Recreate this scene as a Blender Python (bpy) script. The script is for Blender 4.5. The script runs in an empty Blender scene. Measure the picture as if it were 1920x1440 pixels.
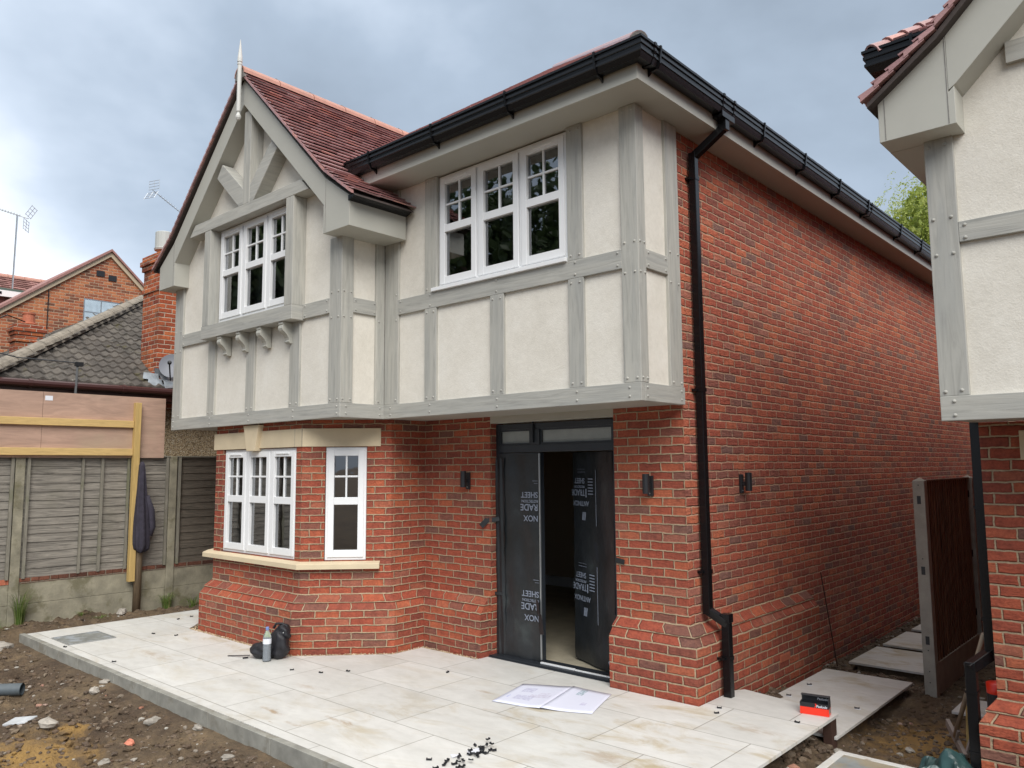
import bpy, bmesh, math, random
import numpy as np
from mathutils import Vector, Matrix
random.seed(7)
rng = np.random.default_rng(11)
S = bpy.context.scene
COL = S.collection

# ------------------------------------------------------------------ camera
cam_d = bpy.data.cameras.new('camera'); cam = bpy.data.objects.new('camera', cam_d); COL.objects.link(cam)
yaw, pit, rol = -0.73180649, 0.10502071, -0.00788298
fwd = Vector((math.sin(yaw)*math.cos(pit), math.cos(yaw)*math.cos(pit), math.sin(pit)))
rt = Vector((math.cos(yaw), -math.sin(yaw), 0)); up = rt.cross(fwd)
r2 = rt*math.cos(rol) + up*math.sin(rol); u2 = -rt*math.sin(rol) + up*math.cos(rol)
cam.matrix_world = Matrix(((r2.x, u2.x, -fwd.x, 3.381), (r2.y, u2.y, -fwd.y, -5.945), (r2.z, u2.z, -fwd.z, 1.91), (0, 0, 0, 1)))
cam_d.sensor_width = 36; cam_d.lens = 1471.54/1920*36; cam_d.clip_start = .05; cam_d.clip_end = 2000
S.camera = cam

# ------------------------------------------------------------------ sky, sun, exposure
SUN_EL, SUN_AZ = math.radians(42), math.radians(127)      # azimuth from +Y towards +X
world = bpy.data.worlds.new("World"); S.world = world; world.use_nodes = True
wn = world.node_tree; wn.nodes.clear()
def N(nt, typ, **kw):
    n = nt.nodes.new(typ)
    for k, v in kw.items():
        if k.startswith('_'): setattr(n, k[1:], v)
        else: n.inputs[k.replace('__', ' ')].default_value = v
    return n
def LK(nt, a, b): nt.links.new(a, b)
out = N(wn, 'ShaderNodeOutputWorld'); bg = N(wn, 'ShaderNodeBackground'); bg.inputs['Strength'].default_value = .1
sky = N(wn, 'ShaderNodeTexSky'); sky.sky_type = 'NISHITA'; sky.sun_disc = False; sky.sun_elevation = SUN_EL; sky.sun_rotation = SUN_AZ
tc = N(wn, 'ShaderNodeTexCoord')
mp = N(wn, 'ShaderNodeMapping'); mp.inputs['Scale'].default_value = (1.0, 1.0, 1.75); mp.inputs['Location'].default_value = (3.1, .4, 1.3)
LK(wn, tc.outputs['Generated'], mp.inputs['Vector'])
n1 = N(wn, 'ShaderNodeTexNoise'); n1.inputs['Scale'].default_value = 1.55; n1.inputs['Detail'].default_value = 6; n1.inputs['Roughness'].default_value = .52; n1.inputs['Distortion'].default_value = .1
LK(wn, mp.outputs[0], n1.inputs['Vector'])
def wmath(op, a, b=None, clamp=False):
    n = wn.nodes.new('ShaderNodeMath'); n.operation = op; n.use_clamp = clamp
    for i, v in enumerate((a, b)):
        if v is None: continue
        if isinstance(v, (int, float)): n.inputs[i].default_value = v
        else: LK(wn, v, n.inputs[i])
    return n.outputs[0]
def lobe(d, p, w):            # a brighter break in the cloud cover around a direction
    v = Vector(d).normalized(); vm = wn.nodes.new('ShaderNodeVectorMath'); vm.operation = 'DOT_PRODUCT'
    nm = wn.nodes.new('ShaderNodeVectorMath'); nm.operation = 'NORMALIZE'; LK(wn, tc.outputs['Generated'], nm.inputs[0])
    LK(wn, nm.outputs[0], vm.inputs[0]); vm.inputs[1].default_value = v
    return wmath('MULTIPLY', wmath('POWER', wmath('MAXIMUM', vm.outputs['Value'], 0.0), p), w)
f = wmath('ADD', n1.outputs['Fac'], lobe((-.93, .33, .11), 90, .34))
f = wmath('ADD', f, lobe((-.97, .20, .30), 160, .16))
f = wmath('ADD', f, lobe((-.25, .93, .28), 14, .07))
f = wmath('ADD', f, lobe((-.75, .5, .45), 14, -.06))
ramp = N(wn, 'ShaderNodeValToRGB'); LK(wn, f, ramp.inputs[0])
els = ramp.color_ramp.elements; els[0].position = .36; els[0].color = (.235, .285, .35, 1); els[1].position = .78; els[1].color = (.86, .89, .94, 1)
e = els.new(.50); e.color = (.315, .38, .465, 1); e = els.new(.62); e.color = (.47, .54, .635, 1)
sx = N(wn, 'ShaderNodeSeparateXYZ'); nm2 = wn.nodes.new('ShaderNodeVectorMath'); nm2.operation = 'NORMALIZE'; LK(wn, tc.outputs['Generated'], nm2.inputs[0]); LK(wn, nm2.outputs[0], sx.inputs[0])
mr = N(wn, 'ShaderNodeMapRange'); mr.interpolation_type = 'SMOOTHSTEP'
LK(wn, sx.outputs['Z'], mr.inputs['Value'])
mr.inputs['From Min'].default_value = .60; mr.inputs['From Max'].default_value = 1.0; mr.inputs['To Min'].default_value = 9.6; mr.inputs['To Max'].default_value = 21.0
vs = wn.nodes.new('ShaderNodeVectorMath'); vs.operation = 'SCALE'; 
zmix = wn.nodes.new('ShaderNodeMixRGB'); mz = N(wn, 'ShaderNodeMapRange'); mz.interpolation_type = 'SMOOTHSTEP'; LK(wn, sx.outputs['Z'], mz.inputs['Value']); mz.inputs['From Min'].default_value = .55; mz.inputs['From Max'].default_value = .95
LK(wn, mz.outputs[0], zmix.inputs[0]); LK(wn, ramp.outputs[0], zmix.inputs[1]); zmix.inputs[2].default_value = (.60, .585, .555, 1)      # thinner, whiter cloud overhead
LK(wn, zmix.outputs[0], vs.inputs[0]); LK(wn, mr.outputs[0], vs.inputs['Scale'])
mixw = wn.nodes.new('ShaderNodeMixRGB'); mixw.blend_type = 'MIX'; mixw.inputs[0].default_value = .94
LK(wn, sky.outputs[0], mixw.inputs[1]); LK(wn, vs.outputs[0], mixw.inputs[2]); LK(wn, mixw.outputs[0], bg.inputs['Color']); LK(wn, bg.outputs[0], out.inputs['Surface'])
sun_d = bpy.data.lights.new('sun', 'SUN'); sun_d.energy = 2.1; sun_d.angle = math.radians(40); sun_d.color = (1, .965, .91)
sun = bpy.data.objects.new('sun', sun_d); COL.objects.link(sun)
sd = Vector((math.sin(SUN_AZ)*math.cos(SUN_EL), math.cos(SUN_AZ)*math.cos(SUN_EL), math.sin(SUN_EL)))
sun.rotation_euler = sd.to_track_quat('Z', 'Y').to_euler(); sun.location = (6, -8, 12)
S.view_settings.view_transform = 'Standard'; S.view_settings.look = 'None'; S.view_settings.exposure = 0.70; S.view_settings.gamma = 1
S.render.engine = 'CYCLES'; S.cycles.use_denoising = True; S.cycles.max_bounces = 8; S.cycles.transparent_max_bounces = 12
S.cycles.caustics_reflective = False; S.cycles.caustics_refractive = False

# ------------------------------------------------------------------ materials
def newmat(name):
    m = bpy.data.materials.new(name); m.use_nodes = True; nt = m.node_tree
    return m, nt, nt.nodes['Principled BSDF']
def mth(nt, op, a, b=None, c=None, clamp=False):
    n = nt.nodes.new('ShaderNodeMath'); n.operation = op; n.use_clamp = clamp
    for i, v in enumerate((a, b, c)):
        if v is None: continue
        if isinstance(v, (int, float)): n.inputs[i].default_value = v
        else: nt.links.new(v, n.inputs[i])
    return n.outputs[0]
def noise(nt, vec, scale, detail=4, rough=.55, dist=0):
    n = nt.nodes.new('ShaderNodeTexNoise'); n.inputs['Scale'].default_value = scale; n.inputs['Detail'].default_value = detail
    n.inputs['Roughness'].default_value = rough; n.inputs['Distortion'].default_value = dist
    if vec is not None: nt.links.new(vec, n.inputs['Vector'])
    return n
def rampn(nt, fac, stops, const=False):
    r = nt.nodes.new('ShaderNodeValToRGB'); nt.links.new(fac, r.inputs[0]); e = r.color_ramp.elements
    if const: r.color_ramp.interpolation = 'CONSTANT'
    e[0].position = stops[0][0]; e[0].color = (*stops[0][1], 1); e[1].position = stops[-1][0]; e[1].color = (*stops[-1][1], 1)
    for p, c in stops[1:-1]:
        x = e.new(p); x.color = (*c, 1)
    return r.outputs[0]
def mixc(nt, fac, a, b, typ='MIX'):
    m = nt.nodes.new('ShaderNodeMixRGB'); m.blend_type = typ
    for i, v in enumerate((fac, a, b)):
        if isinstance(v, (int, float)): m.inputs[i].default_value = v
        elif isinstance(v, tuple): m.inputs[i].default_value = (*v, 1)
        else: nt.links.new(v, m.inputs[i])
    return m.outputs[0]
def mapr(nt, v, a, b, c, d, smooth=True):
    m = nt.nodes.new('ShaderNodeMapRange'); m.interpolation_type = 'SMOOTHSTEP' if smooth else 'LINEAR'
    nt.links.new(v, m.inputs['Value'])
    for k, x in zip(('From Min', 'From Max', 'To Min', 'To Max'), (a, b, c, d)): m.inputs[k].default_value = x
    return m.outputs[0]
def bump(nt, bs, h, strength=.5, dist=.01, prev=None):
    b = nt.nodes.new('ShaderNodeBump'); b.inputs['Strength'].default_value = strength; b.inputs['Distance'].default_value = dist
    nt.links.new(h, b.inputs['Height'])
    if prev is not None: nt.links.new(prev, b.inputs['Normal'])
    nt.links.new(b.outputs[0], bs.inputs['Normal']); return b.outputs[0]
def geo_pos(nt):
    return nt.nodes.new('ShaderNodeNewGeometry').outputs['Position']
def scaled(nt, v, s):
    m = nt.nodes.new('ShaderNodeMapping'); m.inputs['Scale'].default_value = s; nt.links.new(v, m.inputs['Vector']); return m.outputs[0]

def plain(name, col, rough=.6, var=.0, nscale=8, bmp=0, bscale=60, spec=.5, metal=0, stain=None):
    m, nt, bs = newmat(name); P = geo_pos(nt)
    bs.inputs['Roughness'].default_value = rough; bs.inputs['Specular IOR Level'].default_value = spec; bs.inputs['Metallic'].default_value = metal
    if var or stain:
        n = noise(nt, P, nscale, 5)
        c = rampn(nt, n.outputs['Fac'], [(.3, tuple(x*(1-var) for x in col)), (.7, tuple(min(1, x*(1+var)) for x in col))])
        if stain:
            n2 = noise(nt, P, stain[1], 6, .65); k = mapr(nt, n2.outputs['Fac'], stain[2], stain[2]+.14, 0, stain[3]); c = mixc(nt, k, c, stain[0])
        nt.links.new(c, bs.inputs['Base Color'])
    else: bs.inputs['Base Color'].default_value = (*col, 1)
    if bmp: bump(nt, bs, noise(nt, P, bscale, 4).outputs['Fac'], bmp, .01)
    return m

def brick(name, stops, mortar, bstr=.9, bdist=.012, phase=.06, dark=None, mort_w=.0055, wav=.012):
    m, nt, bs = newmat(name)
    uv = nt.nodes.new('ShaderNodeTexCoord').outputs['UV']; P = geo_pos(nt)
    dn = noise(nt, uv, 9, 3); sub = nt.nodes.new('ShaderNodeVectorMath'); sub.operation = 'SUBTRACT'; nt.links.new(dn.outputs['Color'], sub.inputs[0]); sub.inputs[1].default_value = (.5, .5, .5)
    sc = nt.nodes.new('ShaderNodeVectorMath'); sc.operation = 'SCALE'; nt.links.new(sub.outputs[0], sc.inputs[0]); sc.inputs['Scale'].default_value = wav*1.6
    dn2 = noise(nt, uv, 45, 2); sub2 = nt.nodes.new('ShaderNodeVectorMath'); sub2.operation = 'SUBTRACT'; nt.links.new(dn2.outputs['Color'], sub2.inputs[0]); sub2.inputs[1].default_value = (.5, .5, .5)
    sc2 = nt.nodes.new('ShaderNodeVectorMath'); sc2.operation = 'SCALE'; nt.links.new(sub2.outputs[0], sc2.inputs[0]); sc2.inputs['Scale'].default_value = wav*.55
    a = nt.nodes.new('ShaderNodeVectorMath'); nt.links.new(uv, a.inputs[0]); nt.links.new(sc.outputs[0], a.inputs[1])
    a2 = nt.nodes.new('ShaderNodeVectorMath'); nt.links.new(a.outputs[0], a2.inputs[0]); nt.links.new(sc2.outputs[0], a2.inputs[1])
    sp = nt.nodes.new('ShaderNodeSeparateXYZ'); nt.links.new(a2.outputs[0], sp.inputs[0])
    v = mth(nt, 'DIVIDE', mth(nt, 'SUBTRACT', sp.outputs['Y'], phase), .075); row = mth(nt, 'FLOOR', v); fy = mth(nt, 'FRACT', v)
    wr = nt.nodes.new('ShaderNodeTexWhiteNoise'); wr.noise_dimensions = '1D'; nt.links.new(row, wr.inputs['W'])
    half = mth(nt, 'MULTIPLY', mth(nt, 'MODULO', mth(nt, 'ADD', row, 1000), 2), .5)
    u = mth(nt, 'ADD', mth(nt, 'ADD', mth(nt, 'DIVIDE', sp.outputs['X'], .225), half), mth(nt, 'MULTIPLY', wr.outputs['Value'], .09))
    colm = mth(nt, 'FLOOR', u); fx = mth(nt, 'FRACT', u)
    dx = mth(nt, 'MULTIPLY', mth(nt, 'MINIMUM', fx, mth(nt, 'SUBTRACT', 1, fx)), .225)
    dy = mth(nt, 'MULTIPLY', mth(nt, 'MINIMUM', fy, mth(nt, 'SUBTRACT', 1, fy)), .075)
    d = mth(nt, 'MINIMUM', dx, dy)
    mask = mapr(nt, d, mort_w-.0012, mort_w+.0012, 0, 1)
    cmb = nt.nodes.new('ShaderNodeCombineXYZ'); nt.links.new(colm, cmb.inputs[0]); nt.links.new(row, cmb.inputs[1])
    wn_ = nt.nodes.new('ShaderNodeTexWhiteNoise'); wn_.noise_dimensions = '2D'; nt.links.new(cmb.outputs[0], wn_.inputs['Vector'])
    c = rampn(nt, wn_.outputs['Value'], stops)
    fine = noise(nt, P, 55, 5, .65); mid = noise(nt, P, 17, 4, .6); c = mixc(nt, .8, c, rampn(nt, mid.outputs['Fac'], [(.32, (.74, .74, .78)), (.5, (1, 1, 1)), (.7, (1.20, 1.22, 1.15))]), 'MULTIPLY'); c = mixc(nt, .85, c, rampn(nt, fine.outputs['Fac'], [(.25, (.62, .60, .60)), (.55, (1, 1, 1)), (.8, (1.22, 1.18, 1.12))]), 'MULTIPLY')
    big = noise(nt, P, .7, 5, .6); c = mixc(nt, .9, c, rampn(nt, big.outputs['Fac'], [(.3, (.82, .80, .84)), (.5, (1, 1, 1)), (.7, (1.13, 1.14, 1.08))]), 'MULTIPLY'); eff = noise(nt, P, 3.1, 7, .72); c = mixc(nt, mapr(nt, eff.outputs['Fac'], .60, .78, 0, .28), c, (.46, .33, .26))
    mo = mixc(nt, .8, mortar, rampn(nt, noise(nt, P, 40, 4).outputs['Fac'], [(.3, (.72, .70, .68)), (.7, (1.15, 1.13, 1.1))]), 'MULTIPLY')
    c = mixc(nt, mask, mo, c)
    if dark is not None:
        n3 = noise(nt, P, 2.2, 5, .6); c = mixc(nt, mapr(nt, n3.outputs['Fac'], .45, .7, 0, dark[1]), c, dark[0])
    nt.links.new(c, bs.inputs['Base Color']); bs.inputs['Roughness'].default_value = .88; bs.inputs['Specular IOR Level'].default_value = .3
    crease = noise(nt, scaled(nt, P, (14, 14, 38)), 1, 5, .6, .8)
    h = mth(nt, 'ADD', mth(nt, 'MULTIPLY', mapr(nt, d, mort_w-.002, mort_w+.006, 0, 1), 1.0), mth(nt, 'MULTIPLY', crease.outputs['Fac'], 1.0))
    h = mth(nt, 'ADD', h, mth(nt, 'MULTIPLY', wn_.outputs['Value'], .25))
    h = mth(nt, 'ADD', h, mth(nt, 'MULTIPLY', fine.outputs['Fac'], .35))
    bump(nt, bs, h, bstr, bdist)
    return m
RED = [(0.0, (.185, .090, .070)), (.06, (.215, .085, .062)), (.16, (.255, .070, .046)), (.45, (.305, .072, .043)), (.68, (.345, .083, .047)), (.88, (.40, .110, .055)), (1.0, (.29, .108, .075))]
M = {}
M['brick'] = brick('handmade_red_brick', RED, (.40, .305, .205))
M['brick_rough_lit'] = brick('rough_red_brick_lit', [(p, (c[0]*1.38, c[1]*1.50, c[2]*1.58)) for p, c in RED], (.56, .36, .25), 1.0, .020, wav=.017)  # rougher copy of the red brick, side wall's stronger light put into its colour
M['brick_orange'] = brick('old_orange_brick', [(0, (.16, .07, .045)), (.25, (.30, .10, .055)), (.6, (.40, .135, .065)), (1, (.48, .19, .09))], (.46, .36, .26), .5)
M['brick_chimney'] = brick('chimney_brick', [(0, (.22, .05, .03)), (.3, (.34, .08, .035)), (.7, (.45, .11, .045)), (1, (.52, .16, .06))], (.50, .42, .33), .6, dark=((.10, .055, .035), .55))
M['brick_old'] = brick('dark_old_brick', [(0, (.08, .035, .025)), (1, (.20, .08, .05))], (.2, .17, .13), .6)

def timber(name, s, base=(.40, .395, .365), lo=.80, hi=1.10, contrast=1.0, bdist=.004):
    m, nt, bs = newmat(name); P0 = geo_pos(nt); oi = nt.nodes.new('ShaderNodeObjectInfo'); va = nt.nodes.new('ShaderNodeVectorMath'); va.operation = 'ADD'
    cb = nt.nodes.new('ShaderNodeCombineXYZ')
    for q_, k_ in enumerate((7.3, 5.1, 9.7)): nt.links.new(mth(nt, 'MULTIPLY', oi.outputs['Random'], k_), cb.inputs[q_])
    nt.links.new(P0, va.inputs[0]); nt.links.new(cb.outputs[0], va.inputs[1]); P = va.outputs[0]
    g = noise(nt, scaled(nt, P, s), 1, 6, .62, 1.2); g2 = noise(nt, scaled(nt, P, tuple(x*.32 for x in s)), 1, 3, .5, 2.0)
    c = rampn(nt, g.outputs['Fac'], [(.30, tuple(x*lo for x in base)), (.5, base), (.72, tuple(min(1, x*hi) for x in base))])
    c = mixc(nt, .8*contrast, c, rampn(nt, g2.outputs['Fac'], [(.32, (.88, .89, .90)), (.6, (1.06, 1.05, 1.03))]), 'MULTIPLY')
    c = mixc(nt, 1.0, c, rampn(nt, oi.outputs['Random'], [(0, (.93, .935, .94)), (1, (1.05, 1.045, 1.03))]), 'MULTIPLY')
    c = mixc(nt, mapr(nt, noise(nt, P0, 5, 6, .7).outputs['Fac'], .55, .8, 0, .3), c, tuple(min(1, x*1.3) for x in base))
    nt.links.new(c, bs.inputs['Base Color']); bs.inputs['Roughness'].default_value = .62
    bump(nt, bs, g.outputs['Fac'], .55, bdist); return m
M['timber_v'] = timber('grey_green_timber_upright', (26, 26, 2.0))
M['timber_h'] = timber('grey_green_timber_level', (2.0, 2.0, 34))
M['timber_y'] = M['timber_h']
M['sage'] = plain('sage_painted_board', (.425, .42, .375), .55, .03, 3, .04, 40)
M['soffit'] = plain('soffit_board', (.40, .39, .345), .6, .03, 2)
def render_mat():
    m, nt, bs = newmat('cream_render'); P = geo_pos(nt)
    c = rampn(nt, noise(nt, P, 2.3, 7, .65).outputs['Fac'], [(.3, (.635, .60, .53)), (.5, (.70, .665, .595)), (.7, (.745, .715, .65))])
    c = mixc(nt, .7, c, rampn(nt, noise(nt, P, 26, 6, .7).outputs['Fac'], [(.32, (.92, .92, .91)), (.6, (1.03, 1.03, 1.03))]), 'MULTIPLY')
    c = mixc(nt, mapr(nt, noise(nt, scaled(nt, P, (9, 9, 1.2)), 1, 5, .7).outputs['Fac'], .60, .82, 0, .22), c, (.42, .38, .30))
    nt.links.new(c, bs.inputs['Base Color']); bs.inputs['Roughness'].default_value = .88
    h = mth(nt, 'ADD', noise(nt, P, 80, 5, .7).outputs['Fac'], mth(nt, 'MULTIPLY', noise(nt, P, 11, 4, .6, 1.5).outputs['Fac'], .7)); bump(nt, bs, h, .28, .010); return m
M['render'] = render_mat()
M['stone'] = plain('cast_stone', (.60, .50, .345), .75, .06, 5, .12, 120)
M['white'] = plain('white_upvc', (.80, .81, .82), .28)
M['black'] = plain('black_plastic', (.006, .006, .007), .25, spec=.32)
M['blackmat'] = plain('black_matt_metal', (.014, .015, .018), .42)
M['frame_dark'] = plain('anthracite_frame', (.020, .024, .030), .4)
M['lead'] = plain('lead_sheet', (.28, .31, .34), .35, .25, 7, .4, 14, metal=.5)
M['clay'] = plain('terracotta', (.42, .13, .07), .7, .15, 20)
M['ridge'] = plain('orange_ridge_tile', (.46, .235, .18), .5, .12, 12, .1, 50)
M['mortar'] = plain('grey_mortar', (.20, .19, .18), .9, .2, 30, .4, 60)
M['under'] = plain('dark_undercloak', (.055, .042, .038), .8, .2, 20)
M['kerb'] = plain('concrete_kerb', (.275, .27, .24), .85, .22, 7, .25, 90, stain=((.16, .135, .095), 5, .52, .5))
M['conc'] = plain('old_concrete', (.25, .23, .17), .9, .3, 5, .5, 40, stain=((.11, .10, .05), 3, .52, .65))
M['conc_new'] = plain('new_concrete_post', (.33, .315, .27), .85, .14, 8, .25, 60)
M['interior'] = plain('interior_wall', (.50, .39, .28), .9)
M['floor_in'] = plain('interior_floor', (.40, .36, .27), .6, .15, 5)
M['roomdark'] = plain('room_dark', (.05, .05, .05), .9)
M['blind'] = plain('grey_blind', (.30, .31, .30), .8)
M['steel'] = plain('galvanised_steel', (.50, .52, .53), .35, .1, 6, metal=.8)
M['foil'] = plain('rendered_pipe', (.47, .49, .47), .6)
M['brown_pl'] = plain('brown_gutter', (.055, .020, .018), .3)
M['redpl'] = plain('red_plastic', (.85, .035, .012), .3)
M['fabric'] = plain('black_nylon', (.011, .011, .015), .55, .35, 30, .3, 160)
M['coat'] = plain('navy_cloth', (.030, .026, .040), .85, .3, 20, .4, 90)
M['tarp'] = plain('green_plastic_sheet', (.022, .055, .055), .35, .5, 6, .3, 12)
M['rust'] = plain('rusty_steel', (.05, .022, .014), .8)
M['rock'] = plain('flint_stone', (.34, .31, .27), .9, .35, 5, .6, 30)
M['woodgrey'] = timber('weathered_stick', (30, 30, 4), (.36, .28, .20))
M['wood_pale'] = timber('weathered_grey_board', (9, 9, 9), (.33, .28, .25))

def glass_mat():
    m, nt, bs = newmat('window_glass')
    nt.nodes.remove(bs); o = nt.nodes['Material Output']
    g = nt.nodes.new('ShaderNodeBsdfGlossy'); g.inputs['Roughness'].default_value = .015; g.inputs['Color'].default_value = (.95, .97, 1, 1)
    t = nt.nodes.new('ShaderNodeBsdfTransparent'); t.inputs['Color'].default_value = (.62, .66, .64, 1)
    lw = nt.nodes.new('ShaderNodeFresnel'); lw.inputs['IOR'].default_value = 1.65
    P = geo_pos(nt); b = nt.nodes.new('ShaderNodeBump'); b.inputs['Strength'].default_value = .02; b.inputs['Distance'].default_value = .05
    nt.links.new(noise(nt, P, 2.5, 2).outputs['Fac'], b.inputs['Height']); nt.links.new(b.outputs[0], g.inputs['Normal'])
    mx = nt.nodes.new('ShaderNodeMixShader'); nt.links.new(mth(nt, 'MULTIPLY', lw.outputs[0], 3.0, clamp=True), mx.inputs[0]); nt.links.new(t.outputs[0], mx.inputs[1]); nt.links.new(g.outputs[0], mx.inputs[2]); nt.links.new(mx.outputs[0], o.inputs['Surface'])
    return m
M['glass'] = glass_mat()
M['frost'] = plain('film_covered_glass', (.27, .29, .28), .35, .08, 9)
def pet():
    m, nt, bs = newmat('clear_plastic'); bs.inputs['Base Color'].default_value = (.75, .82, .9, 1); bs.inputs['Roughness'].default_value = .08
    bs.inputs['Transmission Weight'].default_value = .75; bs.inputs['IOR'].default_value = 1.12; return m
M['pet'] = pet()
M['water'] = plain('water_in_bottle', (.16, .21, .25), .05)
M['label'] = plain('white_label', (.72, .74, .80), .5)
M['bluecap'] = plain('blue_cap', (.16, .24, .50), .4)

def sheet_mat():
    m, nt, bs = newmat('black_protection_sheet'); P = geo_pos(nt)
    n = noise(nt, P, 4, 5, .6); c = rampn(nt, n.outputs['Fac'], [(.3, (.012, .014, .015)), (.6, (.022, .025, .028)), (.8, (.045, .055, .055))])
    sc = noise(nt, scaled(nt, P, (6, 6, 1.4)), 1, 6, .75); c = mixc(nt, mapr(nt, sc.outputs['Fac'], .62, .8, 0, .35), c, (.12, .13, .14))
    nt.links.new(c, bs.inputs['Base Color']); bs.inputs['Roughness'].default_value = .38
    bump(nt, bs, noise(nt, P, 3.5, 3).outputs['Fac'], .35, .05); return m
M['sheet'] = sheet_mat()
M['print'] = plain('pale_print', (.22, .25, .31), .6)

def tile_mat(name, stops, rough=.5, moss=None, noisec=.25):
    m, nt, bs = newmat(name); uv = nt.nodes.new('ShaderNodeTexCoord').outputs['UV']; P = geo_pos(nt)
    w = nt.nodes.new('ShaderNodeTexWhiteNoise'); w.noise_dimensions = '2D'
    fl = nt.nodes.new('ShaderNodeVectorMath'); fl.operation = 'FLOOR'; nt.links.new(uv, fl.inputs[0]); nt.links.new(fl.outputs[0], w.inputs['Vector'])
    c = rampn(nt, w.outputs['Value'], stops)
    c = mixc(nt, .8, c, rampn(nt, noise(nt, P, 22, 5, .65).outputs['Fac'], [(.3, (1-noisec,)*3), (.7, (1+noisec,)*3)]), 'MULTIPLY')
    if moss:
        for col, sc, th, am in moss:
            c = mixc(nt, mapr(nt, noise(nt, P, sc, 5, .7).outputs['Fac'], th, th+.08, 0, am), c, col)
    nt.links.new(c, bs.inputs['Base Color']); bs.inputs['Roughness'].default_value = rough
    bump(nt, bs, noise(nt, P, 70, 4).outputs['Fac'], .3, .006); return m
M['tile'] = tile_mat('clay_plain_tile', [(0, (.30, .165, .165)), (.3, (.36, .205, .20)), (.86, (.41, .235, .23)), (.95, (.47, .24, .21)), (1, (.52, .26, .22))], .30, None, .12)
M['tile_far'] = tile_mat('old_red_tile', [(0, (.16, .075, .065)), (.6, (.24, .115, .10)), (1, (.36, .19, .17))], .8, [((.42, .36, .33), 9, .62, .7)])
M['tile_conc'] = tile_mat('mossy_concrete_tile', [(0, (.062, .053, .045)), (.5, (.082, .071, .061)), (1, (.112, .098, .083))], .9, [((.028, .026, .022), 5, .55, .65), ((.075, .066, .020), 2.6, .58, .6), ((.48, .46, .41), 11, .66, .9)])
M['ridge_conc'] = plain('lichened_ridge', (.235, .205, .165), .9, .28, 9, .5, 40, stain=((.45, .42, .36), 14, .62, .8))

def grain_mat(name, base, s, var=.3, knots=True, rough=.7, bd=.003, mossy=None):
    m, nt, bs = newmat(name); P = geo_pos(nt)
    g = noise(nt, scaled(nt, P, s), 1, 6, .65, 1.5); c = rampn(nt, g.outputs['Fac'], [(.3, tuple(x*(1-var) for x in base)), (.7, tuple(min(1, x*(1+var)) for x in base))])
    if mossy: c = mixc(nt, mapr(nt, noise(nt, P, mossy[1], 5).outputs['Fac'], mossy[2], mossy[2]+.2, 0, mossy[3]), c, mossy[0])
    nt.links.new(c, bs.inputs['Base Color']); bs.inputs['Roughness'].default_value = rough; bump(nt, bs, g.outputs['Fac'], .5, bd); return m
M['fence'] = grain_mat('weathered_fence_board', (.20, .182, .155), (2.2, 2.2, 34), .55, mossy=((.11, .105, .065), 1.6, .55, .4))
M['fence_dark'] = grain_mat('dark_fence_board', (.095, .08, .062), (3, 3, 40), .5)
M['batten'] = grain_mat('fence_batten', (.20, .185, .15), (30, 30, 3), .3, mossy=((.12, .13, .06), 2, .5, .6))
M['ply'] = grain_mat('pink_plywood', (.41, .27, .205), (3, 1.6, 9), .20, mossy=((.40, .31, .22), .9, .46, .7))
M['pine'] = grain_mat('fresh_pine', (.55, .38, .155), (3, 2.5, 30), .18)
M['pine_v'] = grain_mat('fresh_pine_upright', (.48, .33, .12), (28, 28, 2), .2)
M['post_old'] = grain_mat('old_round_post', (.16, .115, .07), (25, 25, 2), .35)
M['slat'] = grain_mat('dark_brown_slat', (.17, .092, .052), (40, 34, 1.2), .8, bd=.004)

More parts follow.
